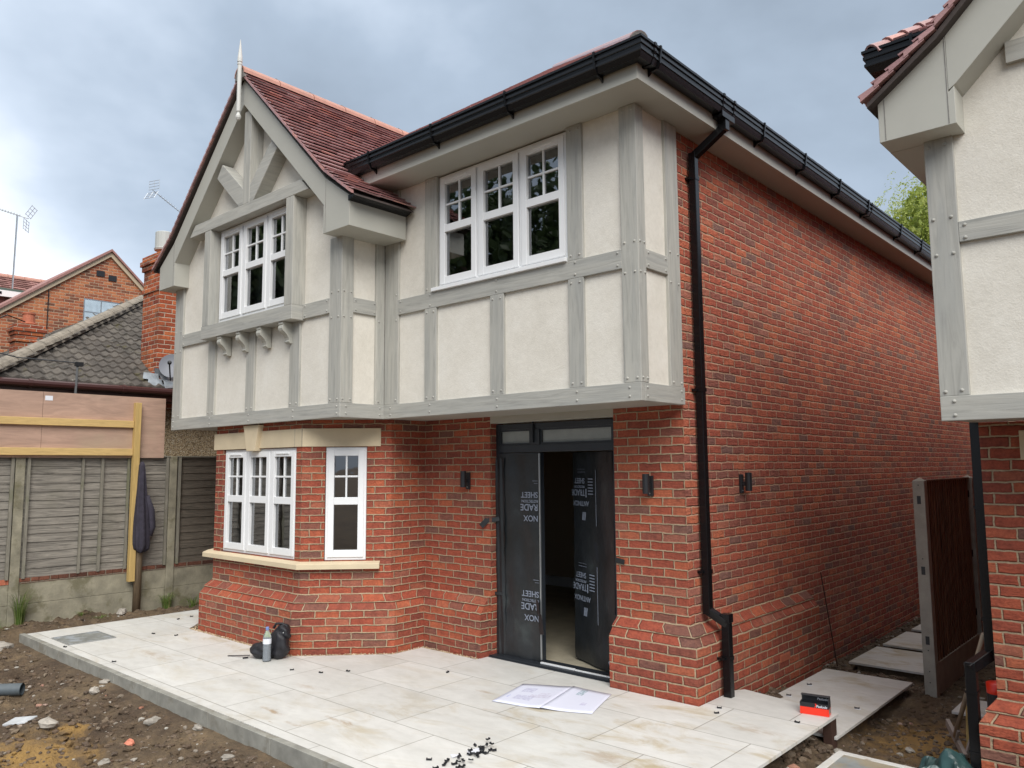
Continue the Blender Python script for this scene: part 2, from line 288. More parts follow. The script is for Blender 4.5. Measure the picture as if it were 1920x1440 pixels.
def paving_mat(name, joints=True, dirt=1.0):
    m, nt, bs = newmat(name); P = geo_pos(nt)
    base = rampn(nt, noise(nt, scaled(nt, P, (1.6, 3.4, 1)), 1, 6, .6, .6).outputs['Fac'], [(.3, (.55, .545, .52)), (.5, (.61, .605, .582)), (.7, (.66, .658, .635))])
    st = noise(nt, scaled(nt, P, (1.1, 2.2, 1)), 1.3, 7, .68, .9)
    reg = noise(nt, P, .42, 2)                                   # where feet and wheels have dragged clay
    k = mth(nt, 'MULTIPLY', mapr(nt, st.outputs['Fac'], .47, .70, 0, .85*dirt), mapr(nt, reg.outputs['Fac'], .42, .64, .2, 1))
    c = mixc(nt, k, base, (.42, .34, .20))
    st2 = noise(nt, scaled(nt, P, (2.6, 6, 1)), 1.5, 8, .75, .5)
    k2 = mapr(nt, st2.outputs['Fac'], .64-.05*(dirt-1), .72, 0, .75); c = mixc(nt, k2, c, (.27, .17, .085))
    for bx_, by_, ax_, ay_, am_ in ((-1.72, -2.22, .30, .07, .95), (-2.35, -2.42, .32, .10, .8), (-2.0, -2.5, .25, .05, .6), (-.95, -1.30, .35, .08, .5), (.72, -.38, .33, .16, .55), (.25, -1.55, .45, .22, .5), (-1.42, -.95, .2, .05, .6), (-2.75, -1.85, .3, .1, .4), (.55, .95, .16, .10, .8), (.8, .55, .2, .25, .6), (-5.0, -2.2, .8, .15, .4)):
        mm = nt.nodes.new('ShaderNodeMapping'); mm.inputs['Location'].default_value = (-bx_/ax_, -by_/ay_, 0); mm.inputs['Scale'].default_value = (1/ax_, 1/ay_, 0); nt.links.new(P, mm.inputs['Vector'])
        ln = nt.nodes.new('ShaderNodeVectorMath'); ln.operation = 'LENGTH'; nt.links.new(mm.outputs[0], ln.inputs[0])
        kk_ = mth(nt, 'ADD', mth(nt, 'SUBTRACT', 1, ln.outputs['Value']), mth(nt, 'MULTIPLY', mth(nt, 'SUBTRACT', st2.outputs['Fac'], .5), 3.2)); c = mixc(nt, mapr(nt, kk_, .35, 1.3, 0, am_), c, (.33, .205, .085))
    wv = noise(nt, scaled(nt, P, (9, 16, 1)), 1, 5, .6); c = mixc(nt, .35, c, rampn(nt, wv.outputs['Fac'], [(.35, (.86, .86, .84)), (.6, (1.06, 1.06, 1.05))]), 'MULTIPLY')
    if joints:
        sp = nt.nodes.new('ShaderNodeSeparateXYZ'); nt.links.new(P, sp.inputs[0])
        v = mth(nt, 'DIVIDE', mth(nt, 'ADD', sp.outputs['Y'], 2.625), .6525); row = mth(nt, 'FLOOR', v); fy = mth(nt, 'FRACT', v)
        off = mth(nt, 'MULTIPLY', mth(nt, 'MODULO', mth(nt, 'ADD', row, 100), 2), .5)
        u = mth(nt, 'ADD', mth(nt, 'DIVIDE', mth(nt, 'ADD', sp.outputs['X'], 1.86), .895), off); fx = mth(nt, 'FRACT', u)
        dx = mth(nt, 'MULTIPLY', mth(nt, 'MINIMUM', fx, mth(nt, 'SUBTRACT', 1, fx)), .895); dy = mth(nt, 'MULTIPLY', mth(nt, 'MINIMUM', fy, mth(nt, 'SUBTRACT', 1, fy)), .6525)
        d = mth(nt, 'MINIMUM', dx, dy)
        cm = nt.nodes.new('ShaderNodeCombineXYZ'); nt.links.new(mth(nt, 'FLOOR', u), cm.inputs[0]); nt.links.new(row, cm.inputs[1])
        w = nt.nodes.new('ShaderNodeTexWhiteNoise'); w.noise_dimensions = '2D'; nt.links.new(cm.outputs[0], w.inputs['Vector'])
        c = mixc(nt, 1.0, c, rampn(nt, w.outputs['Value'], [(0, (.93, .93, .925)), (1, (1.04, 1.04, 1.04))]), 'MULTIPLY')
        jm = mapr(nt, d, .0018, .0048, 1, 0); c = mixc(nt, mth(nt, 'MULTIPLY', jm, .85), c, (.20, .185, .155))
        h = mth(nt, 'SUBTRACT', 1, jm); bump(nt, bs, h, .6, .003)
    nt.links.new(c, bs.inputs['Base Color']); bs.inputs['Roughness'].default_value = .55; return m
M['paving'] = paving_mat('cream_porcelain_paving'); M['slabm'] = paving_mat('muddy_porcelain_slab', False, 1.7)

def mud_mat():
    m, nt, bs = newmat('site_soil'); P = geo_pos(nt)
    a = noise(nt, P, 1.1, 8, .7, .5); c = rampn(nt, a.outputs['Fac'], [(.28, (.060, .038, .024)), (.42, (.10, .066, .040)), (.56, (.16, .112, .066)), (.74, (.26, .185, .105))])
    b = noise(nt, P, 13, 7, .75); c = mixc(nt, .9, c, rampn(nt, b.outputs['Fac'], [(.3, (.55, .55, .55)), (.55, (1, 1, 1)), (.75, (1.6, 1.5, 1.4))]), 'MULTIPLY')
    s = noise(nt, P, .8, 4, .6); sp = nt.nodes.new('ShaderNodeSeparateXYZ'); nt.links.new(P, sp.inputs[0])
    # patches of spilled orange sand
    def blob(x, y, r):
        vd = nt.nodes.new('ShaderNodeVectorMath'); vd.operation = 'DISTANCE'; cmb = nt.nodes.new('ShaderNodeCombineXYZ')
        nt.links.new(sp.outputs['X'], cmb.inputs[0]); nt.links.new(sp.outputs['Y'], cmb.inputs[1]); nt.links.new(cmb.outputs[0], vd.inputs[0]); vd.inputs[1].default_value = (x, y, 0)
        return mth(nt, 'SUBTRACT', 1, mth(nt, 'DIVIDE', vd.outputs['Value'], r))
    kk = mth(nt, 'MAXIMUM', mth(nt, 'MAXIMUM', blob(-3.2, -3.9, .62), blob(-3.15, -3.85, .5)), mth(nt, 'MAXIMUM', blob(1.55, 1.0, .8), blob(-3.5, -3.5, .2)))
    kk = mapr(nt, mth(nt, 'ADD', kk, mth(nt, 'MULTIPLY', mth(nt, 'SUBTRACT', noise(nt, P, 9, 6, .7).outputs['Fac'], .5), 1.7)), .10, .95, 0, .8)
    c = mixc(nt, kk, c, (.42, .25, .075))
    nt.links.new(c, bs.inputs['Base Color']); bs.inputs['Roughness'].default_value = .9
    h = mth(nt, 'ADD', b.outputs['Fac'], mth(nt, 'MULTIPLY', noise(nt, P, 45, 5, .7).outputs['Fac'], .6)); bump(nt, bs, h, 1.0, .035); return m
M['mud'] = mud_mat()
def rubble_mat(name, stops):
    m, nt, bs = newmat(name); uv = nt.nodes.new('ShaderNodeTexCoord').outputs['UV']; P = geo_pos(nt)
    w = nt.nodes.new('ShaderNodeTexWhiteNoise'); w.noise_dimensions = '2D'; nt.links.new(uv, w.inputs['Vector'])
    c = rampn(nt, w.outputs['Value'], stops); c = mixc(nt, .8, c, rampn(nt, noise(nt, P, 60, 4).outputs['Fac'], [(.3, (.7, .7, .7)), (.7, (1.2, 1.2, 1.2))]), 'MULTIPLY')
    nt.links.new(c, bs.inputs['Base Color']); bs.inputs['Roughness'].default_value = .85; return m
M['rubble'] = rubble_mat('site_rubble', [(0, (.06, .038, .024)), (.6, (.12, .080, .050)), (.86, (.19, .145, .10)), (.94, (.32, .29, .25)), (.985, (.52, .50, .45)), (1, (.38, .16, .10))])
M['shingle'] = rubble_mat('pea_shingle', [(0, (.16, .09, .05)), (.3, (.36, .24, .13)), (.65, (.52, .40, .25)), (1, (.70, .62, .48))])
def pebble():
    m, nt, bs = newmat('pebbledash'); P = geo_pos(nt)
    vo = nt.nodes.new('ShaderNodeTexVoronoi'); vo.inputs['Scale'].default_value = 62; nt.links.new(P, vo.inputs['Vector'])
    sp = nt.nodes.new('ShaderNodeSeparateXYZ'); nt.links.new(vo.outputs['Color'], sp.inputs[0])
    c = rampn(nt, sp.outputs['X'], [(0, (.17, .115, .06)), (.4, (.37, .275, .155)), (.8, (.52, .42, .28)), (1, (.70, .63, .50))])
    c = mixc(nt, mapr(nt, vo.outputs['Distance'], .35, .75, 0, .7), c, (.12, .09, .055))
    nt.links.new(c, bs.inputs['Base Color']); bs.inputs['Roughness'].default_value = .85; bump(nt, bs, mth(nt, 'SUBTRACT', 1, vo.outputs['Distance']), .9, .012); return m
M['pebble'] = pebble()
def leaf(name, stops, trans=.35):
    m, nt, bs = newmat(name); uv = nt.nodes.new('ShaderNodeTexCoord').outputs['UV']
    w = nt.nodes.new('ShaderNodeTexWhiteNoise'); w.noise_dimensions = '2D'; nt.links.new(uv, w.inputs['Vector'])
    c = rampn(nt, w.outputs['Value'], stops); nt.links.new(c, bs.inputs['Base Color']); bs.inputs['Roughness'].default_value = .5
    t = nt.nodes.new('ShaderNodeBsdfTranslucent'); nt.links.new(c, t.inputs['Color']); mx = nt.nodes.new('ShaderNodeMixShader'); mx.inputs[0].default_value = trans
    o = nt.nodes['Material Output']; nt.links.new(bs.outputs[0], mx.inputs[1]); nt.links.new(t.outputs[0], mx.inputs[2]); nt.links.new(mx.outputs[0], o.inputs['Surface']); return m
M['willow'] = leaf('willow_leaf', [(0, (.20, .27, .05)), (.5, (.38, .46, .10)), (1, (.55, .60, .18))], .45)
M['leaf'] = leaf('dark_leaf', [(0, (.03, .055, .018)), (1, (.10, .15, .06))], .35)
M['grass'] = leaf('grass_blade', [(0, (.06, .12, .02)), (.7, (.14, .22, .04)), (1, (.35, .33, .15))], .3)
M['bark'] = plain('bark', (.09, .07, .05), .9, .3, 8, .6, 20)
def paper():
    m, nt, bs = newmat('printed_paper'); uv = nt.nodes.new('ShaderNodeTexCoord').outputs['UV']
    sp = nt.nodes.new('ShaderNodeSeparateXYZ'); nt.links.new(uv, sp.inputs[0])
    c = None; base = (.66, .68, .80)
    cur = mixc(nt, 0.0, base, base)
    for x0, x1, y0, y1, col, k in ((.10, .22, .60, .80, (.42, .42, .58), .7), (.12, .30, .25, .45, (.42, .42, .58), .7), (.24, .44, .40, .52, (.48, .44, .56), .6), (.30, .40, .50, .62, (.50, .46, .58), .5), (.64, .72, .70, .95, (.22, .34, .38), .8), (.80, .86, .30, .42, (.46, .44, .62), .7), (.05, .07, .28, .40, (.35, .40, .70), .7)):
        bx = mth(nt, 'MULTIPLY', mth(nt, 'GREATER_THAN', sp.outputs['X'], x0), mth(nt, 'LESS_THAN', sp.outputs['X'], x1))
        by = mth(nt, 'MULTIPLY', mth(nt, 'GREATER_THAN', sp.outputs['Y'], y0), mth(nt, 'LESS_THAN', sp.outputs['Y'], y1))
        nz = mapr(nt, noise(nt, scaled(nt, uv, (40, 25, 1)), 1, 3).outputs['Fac'], .38, .6, .25, 1)
        cur = mixc(nt, mth(nt, 'MULTIPLY', mth(nt, 'MULTIPLY', mth(nt, 'MULTIPLY', bx, by), k), nz), cur, col)
    nt.links.new(cur, bs.inputs['Base Color']); bs.inputs['Roughness'].default_value = .7; return m
M['paper'] = paper()

# ------------------------------------------------------------------ mesh helpers
class MB:
    def __init__(s): s.V = []; s.F = []; s.U = []
    def face(s, pts, uvs=None):
        i = len(s.V); s.V += [tuple(p) for p in pts]; s.F.append(list(range(i, i+len(pts)))); s.U.append(uvs or [(0, 0)]*len(pts))
    def mesh(s, verts, faces, uv=(0, 0)):
        i = len(s.V); s.V += [tuple(p) for p in verts]
        for f in faces: s.F.append([i+k for k in f]); s.U.append([uv]*len(f))
    def box(s, x0, x1, y0, y1, z0, z1, uv=None):
        if x0 > x1: x0, x1 = x1, x0
        if y0 > y1: y0, y1 = y1, y0
        if z0 > z1: z0, z1 = z1, z0
        v = [(x, y, z) for z in (z0, z1) for y in (y0, y1) for x in (x0, x1)]; i = len(s.V); s.V += v
        for f, a, b in (((0, 2, 3, 1), 0, 1), ((4, 5, 7, 6), 0, 1), ((0, 1, 5, 4), 0, 2), ((2, 6, 7, 3), 0, 2), ((0, 4, 6, 2), 1, 2), ((1, 3, 7, 5), 1, 2)):
            s.F.append([i+k for k in f]); s.U.append([uv or (v[k][a], v[k][b]) for k in f])
        return s
    def prism(s, poly, vec):
        """poly: planar 3D points; extruded along vec"""
        n = len(poly); A = [Vector(p) for p in poly]; B = [p+Vector(vec) for p in A]; i = len(s.V); s.V += [tuple(p) for p in A+B]
        s.F.append(list(range(i, i+n))); s.U.append([(0, 0)]*n); s.F.append([i+n+k for k in reversed(range(n))]); s.U.append([(0, 0)]*n)
        for k in range(n):
            j = (k+1) % n; s.F.append([i+k, i+n+k, i+n+j, i+j]); s.U.append([(0, 0)]*4)
        return s
    def xz(s, pts, y0, y1): return s.prism([(x, y0, z) for x, z in pts], (0, y1-y0, 0))
    def yz(s, pts, x0, x1): return s.prism([(x0, y, z) for y, z in pts], (x1-x0, 0, 0))
    def xy(s, pts, z0, z1): return s.prism([(x, y, z0) for x, y in pts], (0, 0, z1-z0))
    def obb(s, c, ax, ay, az, hx, hy, hz, uv=(0, 0)):
        c = Vector(c); ax, ay, az = Vector(ax)*hx, Vector(ay)*hy, Vector(az)*hz
        v = [c+ax*a+ay*b+az*d for d in (-1, 1) for b in (-1, 1) for a in (-1, 1)]
        s.mesh(v, ((0, 2, 3, 1), (4, 5, 7, 6), (0, 1, 5, 4), (2, 6, 7, 3), (0, 4, 6, 2), (1, 3, 7, 5)), uv); return s
    def bar(s, p, q, w, h, upv=(0, 0, 1)):
        p, q = Vector(p), Vector(q); d = (q-p); L = d.length; d.normalize(); u = Vector(upv); sd_ = d.cross(u)
        if sd_.length < 1e-4: sd_ = d.cross(Vector((1, 0, 0)))
        sd_.normalize(); u = sd_.cross(d); return s.obb((p+q)/2, d, sd_, u, L/2, w/2, h/2)
    def tube(s, pts, r, n=8, cap=True):
        pts = [Vector(p) for p in pts]; rs = r if isinstance(r, (list, tuple)) else [r]*len(pts); i = len(s.V); ref = None
        for k, p in enumerate(pts):
            d = (pts[min(k+1, len(pts)-1)]-pts[max(k-1, 0)]).normalized()
            a = d.cross(Vector((0, 0, 1)) if abs(d.z) < .95 else Vector((1, 0, 0))).normalized()
            if ref is not None and a.dot(ref) < 0: a = -a
            ref = a; b = d.cross(a)
            for j in range(n):
                t = 2*math.pi*j/n; s.V.append(tuple(p+(a*math.cos(t)+b*math.sin(t))*rs[k]))
        for k in range(len(pts)-1):
            for j in range(n):
                s.F.append([i+k*n+j, i+k*n+(j+1) % n, i+(k+1)*n+(j+1) % n, i+(k+1)*n+j]); s.U.append([(0, 0)]*4)
        if cap:
            s.F.append([i+j for j in range(n)]); s.U.append([(0, 0)]*n); s.F.append([i+(len(pts)-1)*n+j for j in reversed(range(n))]); s.U.append([(0, 0)]*n)
        return s
    def lathe(s, c, prof, n=16):
        c = Vector(c); i = len(s.V)
        for r, z in prof:
            for j in range(n): t = 2*math.pi*j/n; s.V.append((c.x+r*math.cos(t), c.y+r*math.sin(t), c.z+z))
        for k in range(len(prof)-1):
            for j in range(n): s.F.append([i+k*n+j, i+k*n+(j+1) % n, i+(k+1)*n+(j+1) % n, i+(k+1)*n+j]); s.U.append([(0, 0)]*4)
        s.F.append([i+j for j in reversed(range(n))]); s.U.append([(0, 0)]*n); s.F.append([i+(len(prof)-1)*n+j for j in range(n)]); s.U.append([(0, 0)]*n); return s
    def ball(s, c, r, n=8, m=6, uv=(0, 0), jit=0):
        c = Vector(c); R = r if isinstance(r, (tuple, list)) else (r, r, r); vs_ = []; fs = []
        for a in range(m+1):
            for b in range(n):
                th = math.pi*a/m; ph = 2*math.pi*b/n; k = 1+random.uniform(-jit, jit)
                vs_.append((c.x+R[0]*k*math.sin(th)*math.cos(ph), c.y+R[1]*k*math.sin(th)*math.sin(ph), c.z+R[2]*k*math.cos(th)))
        for a in range(m):
            for b in range(n): fs.append((a*n+b, (a+1)*n+b, (a+1)*n+(b+1) % n, a*n+(b+1) % n))
        s.mesh(vs_, fs, uv); return s
def obj(name, mb, mat, parent=None, label=None, smooth=False, bevel=0, kind=None, cat=None, group=None):
    me = bpy.data.meshes.new(name); me.from_pydata(mb.V, [], mb.F); uvl = me.uv_layers.new(name='UVMap')
    flat = [c for u in mb.U for p in u for c in p]; uvl.data.foreach_set('uv', flat)
    if smooth is True: me.polygons.foreach_set('use_smooth', [True]*len(me.polygons))
    mat = M[mat] if isinstance(mat, str) else mat; me.materials.append(mat)
    bm = bmesh.new(); bm.from_mesh(me); bmesh.ops.recalc_face_normals(bm, faces=bm.faces) if bevel or smooth else None; bm.to_mesh(me); bm.free()
    o = bpy.data.objects.new(name, me); COL.objects.link(o)
    if parent is not None:
        o.parent = parent; o.matrix_parent_inverse = wmat(parent).inverted()
    if bevel:
        b = o.modifiers.new('bevel', 'BEVEL'); b.width = bevel; b.segments = 2; b.limit_method = 'ANGLE'; b.angle_limit = math.radians(40)
    return tag(o, label, cat, group, kind)
def wmat(o):
    m = Matrix.Translation(o.location) @ o.rotation_euler.to_matrix().to_4x4()
    return (wmat(o.parent) @ o.matrix_parent_inverse @ m) if o.parent else m
def tag(o, label=None, cat=None, group=None, kind=None):
    if label: o['label'] = label
    if cat: o['category'] = cat
    if group: o['group'] = group
    if kind: o['kind'] = kind
    return o
def thing(name, label, cat, loc, group=None):
    o = bpy.data.objects.new(name, None); o.location = loc; o.empty_display_size = .2; COL.objects.link(o); return tag(o, label, cat, group)
def struct(name, mb, mat, smooth=False): return obj(name, mb, mat, None, kind='structure', smooth=smooth)
def dup(root, delta, label=None):
    def cp(o, par):
        c = o.copy(); COL.objects.link(c)
        if par is not None: c.parent = par
        for ch in o.children: cp(ch, c)
        return c
    r = cp(root, None); r.location = Vector(root.location)+Vector(delta)
    if label: r['label'] = label
    return r
def text(name, s, size, mat, origin, xdir, ydir, parent, ext=.0006, spacing=1.0, shear=0, bold=.012):
    cu = bpy.data.curves.new('t', 'FONT'); cu.body = s; cu.size = size; cu.extrude = ext; cu.space_character = spacing; cu.shear = shear; cu.offset = bold*size
    to = bpy.data.objects.new('t', cu); COL.objects.link(to); bpy.context.view_layer.update()
    me = bpy.data.meshes.new_from_object(to.evaluated_get(bpy.context.evaluated_depsgraph_get())); bpy.data.objects.remove(to)
    x = Vector(xdir).normalized(); y = Vector(ydir).normalized(); z = x.cross(y); o_ = Vector(origin)
    me.transform(Matrix(((x.x, y.x, z.x, o_.x), (x.y, y.y, z.y, o_.y), (x.z, y.z, z.z, o_.z), (0, 0, 0, 1))))
    me.materials.clear(); me.materials.append(M[mat]); o = bpy.data.objects.new(name, me); COL.objects.link(o)
    if parent is not None: o.parent = parent; o.matrix_parent_inverse = wmat(parent).inverted()
    return o

def wall(mb, p0, d, L, z0, z1, holes=(), u0=0, us=1, inward=None, depth=.1):
    """vertical wall sheet from p0 along unit d, with openings (a0,a1,z0,z1) that have reveals going inward"""
    As = sorted({0, L, *[h[0] for h in holes], *[h[1] for h in holes]}); Zs = sorted({z0, z1, *[h[2] for h in holes], *[h[3] for h in holes]})
    P = lambda a, z, k=0: (p0[0]+d[0]*a+(inward[0]*k if k else 0), p0[1]+d[1]*a+(inward[1]*k if k else 0), z)
    for a, b in zip(As, As[1:]):
        for c, e in zip(Zs, Zs[1:]):
            if any(h[0]-1e-6 <= a and b <= h[1]+1e-6 and h[2]-1e-6 <= c and e <= h[3]+1e-6 for h in holes): continue
            mb.face([P(a, c), P(b, c), P(b, e), P(a, e)], [(u0+us*a, c), (u0+us*b, c), (u0+us*b, e), (u0+us*a, e)])
    for a, b, c, e in holes:
        ua, ub = u0+us*a, u0+us*b
        mb.face([P(a, c), P(a, e), P(a, e, depth), P(a, c, depth)], [(ua, c), (ua, e), (ua+depth, e), (ua+depth, c)])
        mb.face([P(b, e), P(b, c), P(b, c, depth), P(b, e, depth)], [(ub, e), (ub, c), (ub+depth, c), (ub+depth, e)])
        mb.face([P(a, e), P(b, e), P(b, e, depth), P(a, e, depth)], [(ua, e), (ub, e), (ub, e+depth), (ua, e+depth)])
        mb.face([P(b, c), P(a, c), P(a, c, depth), P(b, c, depth)], [(ub, c), (ua, c), (ua, c-depth), (ub, c-depth)])
def offset_path(path, off, side):
    """mitre-offset a 2D polyline; side=+1 -> to the left of travel"""
    n = len(path); res = []
    def nrm(a, b):
        dx, dy = b[0]-a[0], b[1]-a[1]; l = math.hypot(dx, dy); return (-dy/l*side, dx/l*side)
    for i, p in enumerate(path):
        if i == 0: m = nrm(path[0], path[1]); k = 1
        elif i == n-1: m = nrm(path[-2], path[-1]); k = 1
        else:
            a, b = nrm(path[i-1], p), nrm(p, path[i+1]); m = (a[0]+b[0], a[1]+b[1]); l = math.hypot(*m); m = (m[0]/l, m[1]/l); k = 1/(m[0]*a[0]+m[1]*a[1])
        res.append((p[0]+m[0]*off*k, p[1]+m[1]*off*k))
    return res
def plinth(mb, path, us, side, prof, zoff=0):
    rings = [offset_path(path, o, side) for o, z in prof]
    for (r0, r1), ((o0, z0), (o1, z1)) in zip(zip(rings, rings[1:]), zip(prof, prof[1:])):
        for k in range(len(path)-1):
            mb.face([(*r0[k], z0+zoff), (*r0[k+1], z0+zoff), (*r1[k+1], z1+zoff), (*r1[k], z1+zoff)], [(us[k], z0), (us[k+1], z0), (us[k+1], z1), (us[k], z1)])
    for e in (0, -1):
        pts = [(*r[e], z+zoff) for r, (o, z) in zip(rings, prof)]; base = (*path[e], prof[0][1]+zoff)
        mb.face([base]+pts, [(us[e], prof[0][1])]+[(us[e]+o, z) for o, z in prof])
PROF = [(.135, -.45), (.135, .428), (.130, .440), (.078, .500), (.088, .510), (.084, .518), (.012, .575), (0, .590)]

def sweep(mb, path, prof, side, close=False):
    rings = [[(*q, z) for q in offset_path(path, o, side)] for o, z in prof]; n = len(path); m = len(prof)
    for a in range(m if close else m-1):
        r0, r1 = rings[a], rings[(a+1) % m]
        for k in range(n-1): mb.face([r0[k], r0[k+1], r1[k+1], r1[k]])
    for e in (0, -1): mb.face([r[e] for r in rings])
GUT = [(0, 0), (.018, -.012), (.080, -.012), (.090, .010), (.098, .030), (.107, .034), (.107, .052), (.099, .057), (.101, .078), (.112, .084), (.112, .104), (.103, .109), (.105, .122), (.119, .127), (.119, .146), (.107, .148), (.104, .130), (.090, .100), (.078, .006), (.02, .006), (.004, .13), (0, .13)]
def gutter(name, path, side, z, parent, clips, unions=(), mat='black'):
    g = MB(); sweep(g, path, [(o, z+h) for o, h in GUT], side, True); go = obj(name, g, mat, parent)
    P0, P1 = Vector((*path[0], 0)), Vector((*path[-1], 0))
    for (x, y, dx, dy, nx, ny) in clips:
        c = MB(); prof = [(0, -.055), (.030, -.030), (.085, -.022), (.112, .020), (.116, .060), (.120, .090), (.127, .135), (.127, .156), (.108, .158), (.09, .10), (0, .02)]
        c.prism([(x+nx*o, y+ny*o, z+h) for o, h in prof], (dx*.018, dy*.018, 0)); obj('gutter_bracket', c, mat, go)
    return go

def tiles(mb, org, ud, sd_, width, slope, gauge, tw, thick=.014, lift=.026, clip=None, seed=1, stagger=True):
    """courses of plain tiles: org = lower left corner, ud along eaves, sd_ up the slope"""
    R = random.Random(seed); org, ud, sd_ = Vector(org), Vector(ud).normalized(), Vector(sd_).normalized(); nn = ud.cross(sd_)
    if nn.z < 0: nn = -nn
    nc = int(math.ceil(slope/gauge))
    for j in range(nc):
        s0 = j*gauge; s1 = min(s0+gauge+.035, slope+.01); x = -(tw*.5 if (stagger and j % 2) else 0); i = 0
        while x < width:
            a, b = max(0, x), min(width, x+tw-.003); x += tw; i += 1
            if b-a < .01 or (clip and not clip((a+b)/2, s0)): continue
            l = lift+R.uniform(-.002, .005); t = R.uniform(-.002, .002); c = R.uniform(-.004, .004)
            lo = org+sd_*(s0+c); hi = org+sd_*s1
            A = [lo+ud*a+nn*(l+t), lo+ud*b+nn*(l-t), hi+ud*b+nn*.001, hi+ud*a+nn*.001]; B = [p+nn*thick for p in A]
            B[2] = hi+ud*b+nn*.006; B[3] = hi+ud*a+nn*.006
            mb.mesh(A+B, ((0, 3, 2, 1), (4, 5, 6, 7), (0, 1, 5, 4), (1, 2, 6, 5), (3, 0, 4, 7)), (i+.5+j*37, j+.5+seed*91))
def half_tube(mb, p, q, r, seg, n=8, arc=math.pi, lift=0, uvoff=0, flare=1.03):
    """half round ridge tiles with collars"""
    p, q = Vector(p), Vector(q); d = q-p; L = d.length; d.normalize(); s = d.cross(Vector((0, 0, 1))).normalized(); u = s.cross(d); k = int(round(L/seg))
    for i in range(k):
        a = p+d*(L*i/k); b = p+d*(L*(i+1)/k-.008)
        ring = lambda c, rr: [c+s*math.cos(arc*t/n+(math.pi-arc)/2)*rr+u*math.sin(arc*t/n+(math.pi-arc)/2)*rr for t in range(n+1)]
        A, B = ring(a, r*flare), ring(b, r)
        A2, B2 = ring(a, r*flare*.84), ring(b, r*.86)
        for t in range(n): mb.mesh([A[t], A[t+1], B[t+1], B[t]], ((0, 1, 2, 3),), (i+.5+uvoff, .5)); mb.mesh([A[t], A[t+1], A2[t+1], A2[t]], ((0, 3, 2, 1),), (i+.5+uvoff, .5)); mb.mesh([B[t], B[t+1], B2[t+1], B2[t]], ((0, 1, 2, 3),), (i+.5+uvoff, .5))
def pegs(mb, pts, nrm, r=.0115):
    n = Vector(nrm); a = n.cross(Vector((0, 0, 1))).normalized(); b = n.cross(a)
    for p in pts:
        p = Vector(p); R1 = [p+(a*math.cos(t*math.pi/4)+b*math.sin(t*math.pi/4))*r for t in range(8)]; R2 = [p+n*.008+(a*math.cos(t*math.pi/4)+b*math.sin(t*math.pi/4))*r*.6 for t in range(8)]
        mb.mesh(R1+R2+[p+n*.011], [(t, (t+1) % 8, 8+(t+1) % 8, 8+t) for t in range(8)]+[(8+t, 8+(t+1) % 8, 16) for t in range(8)])

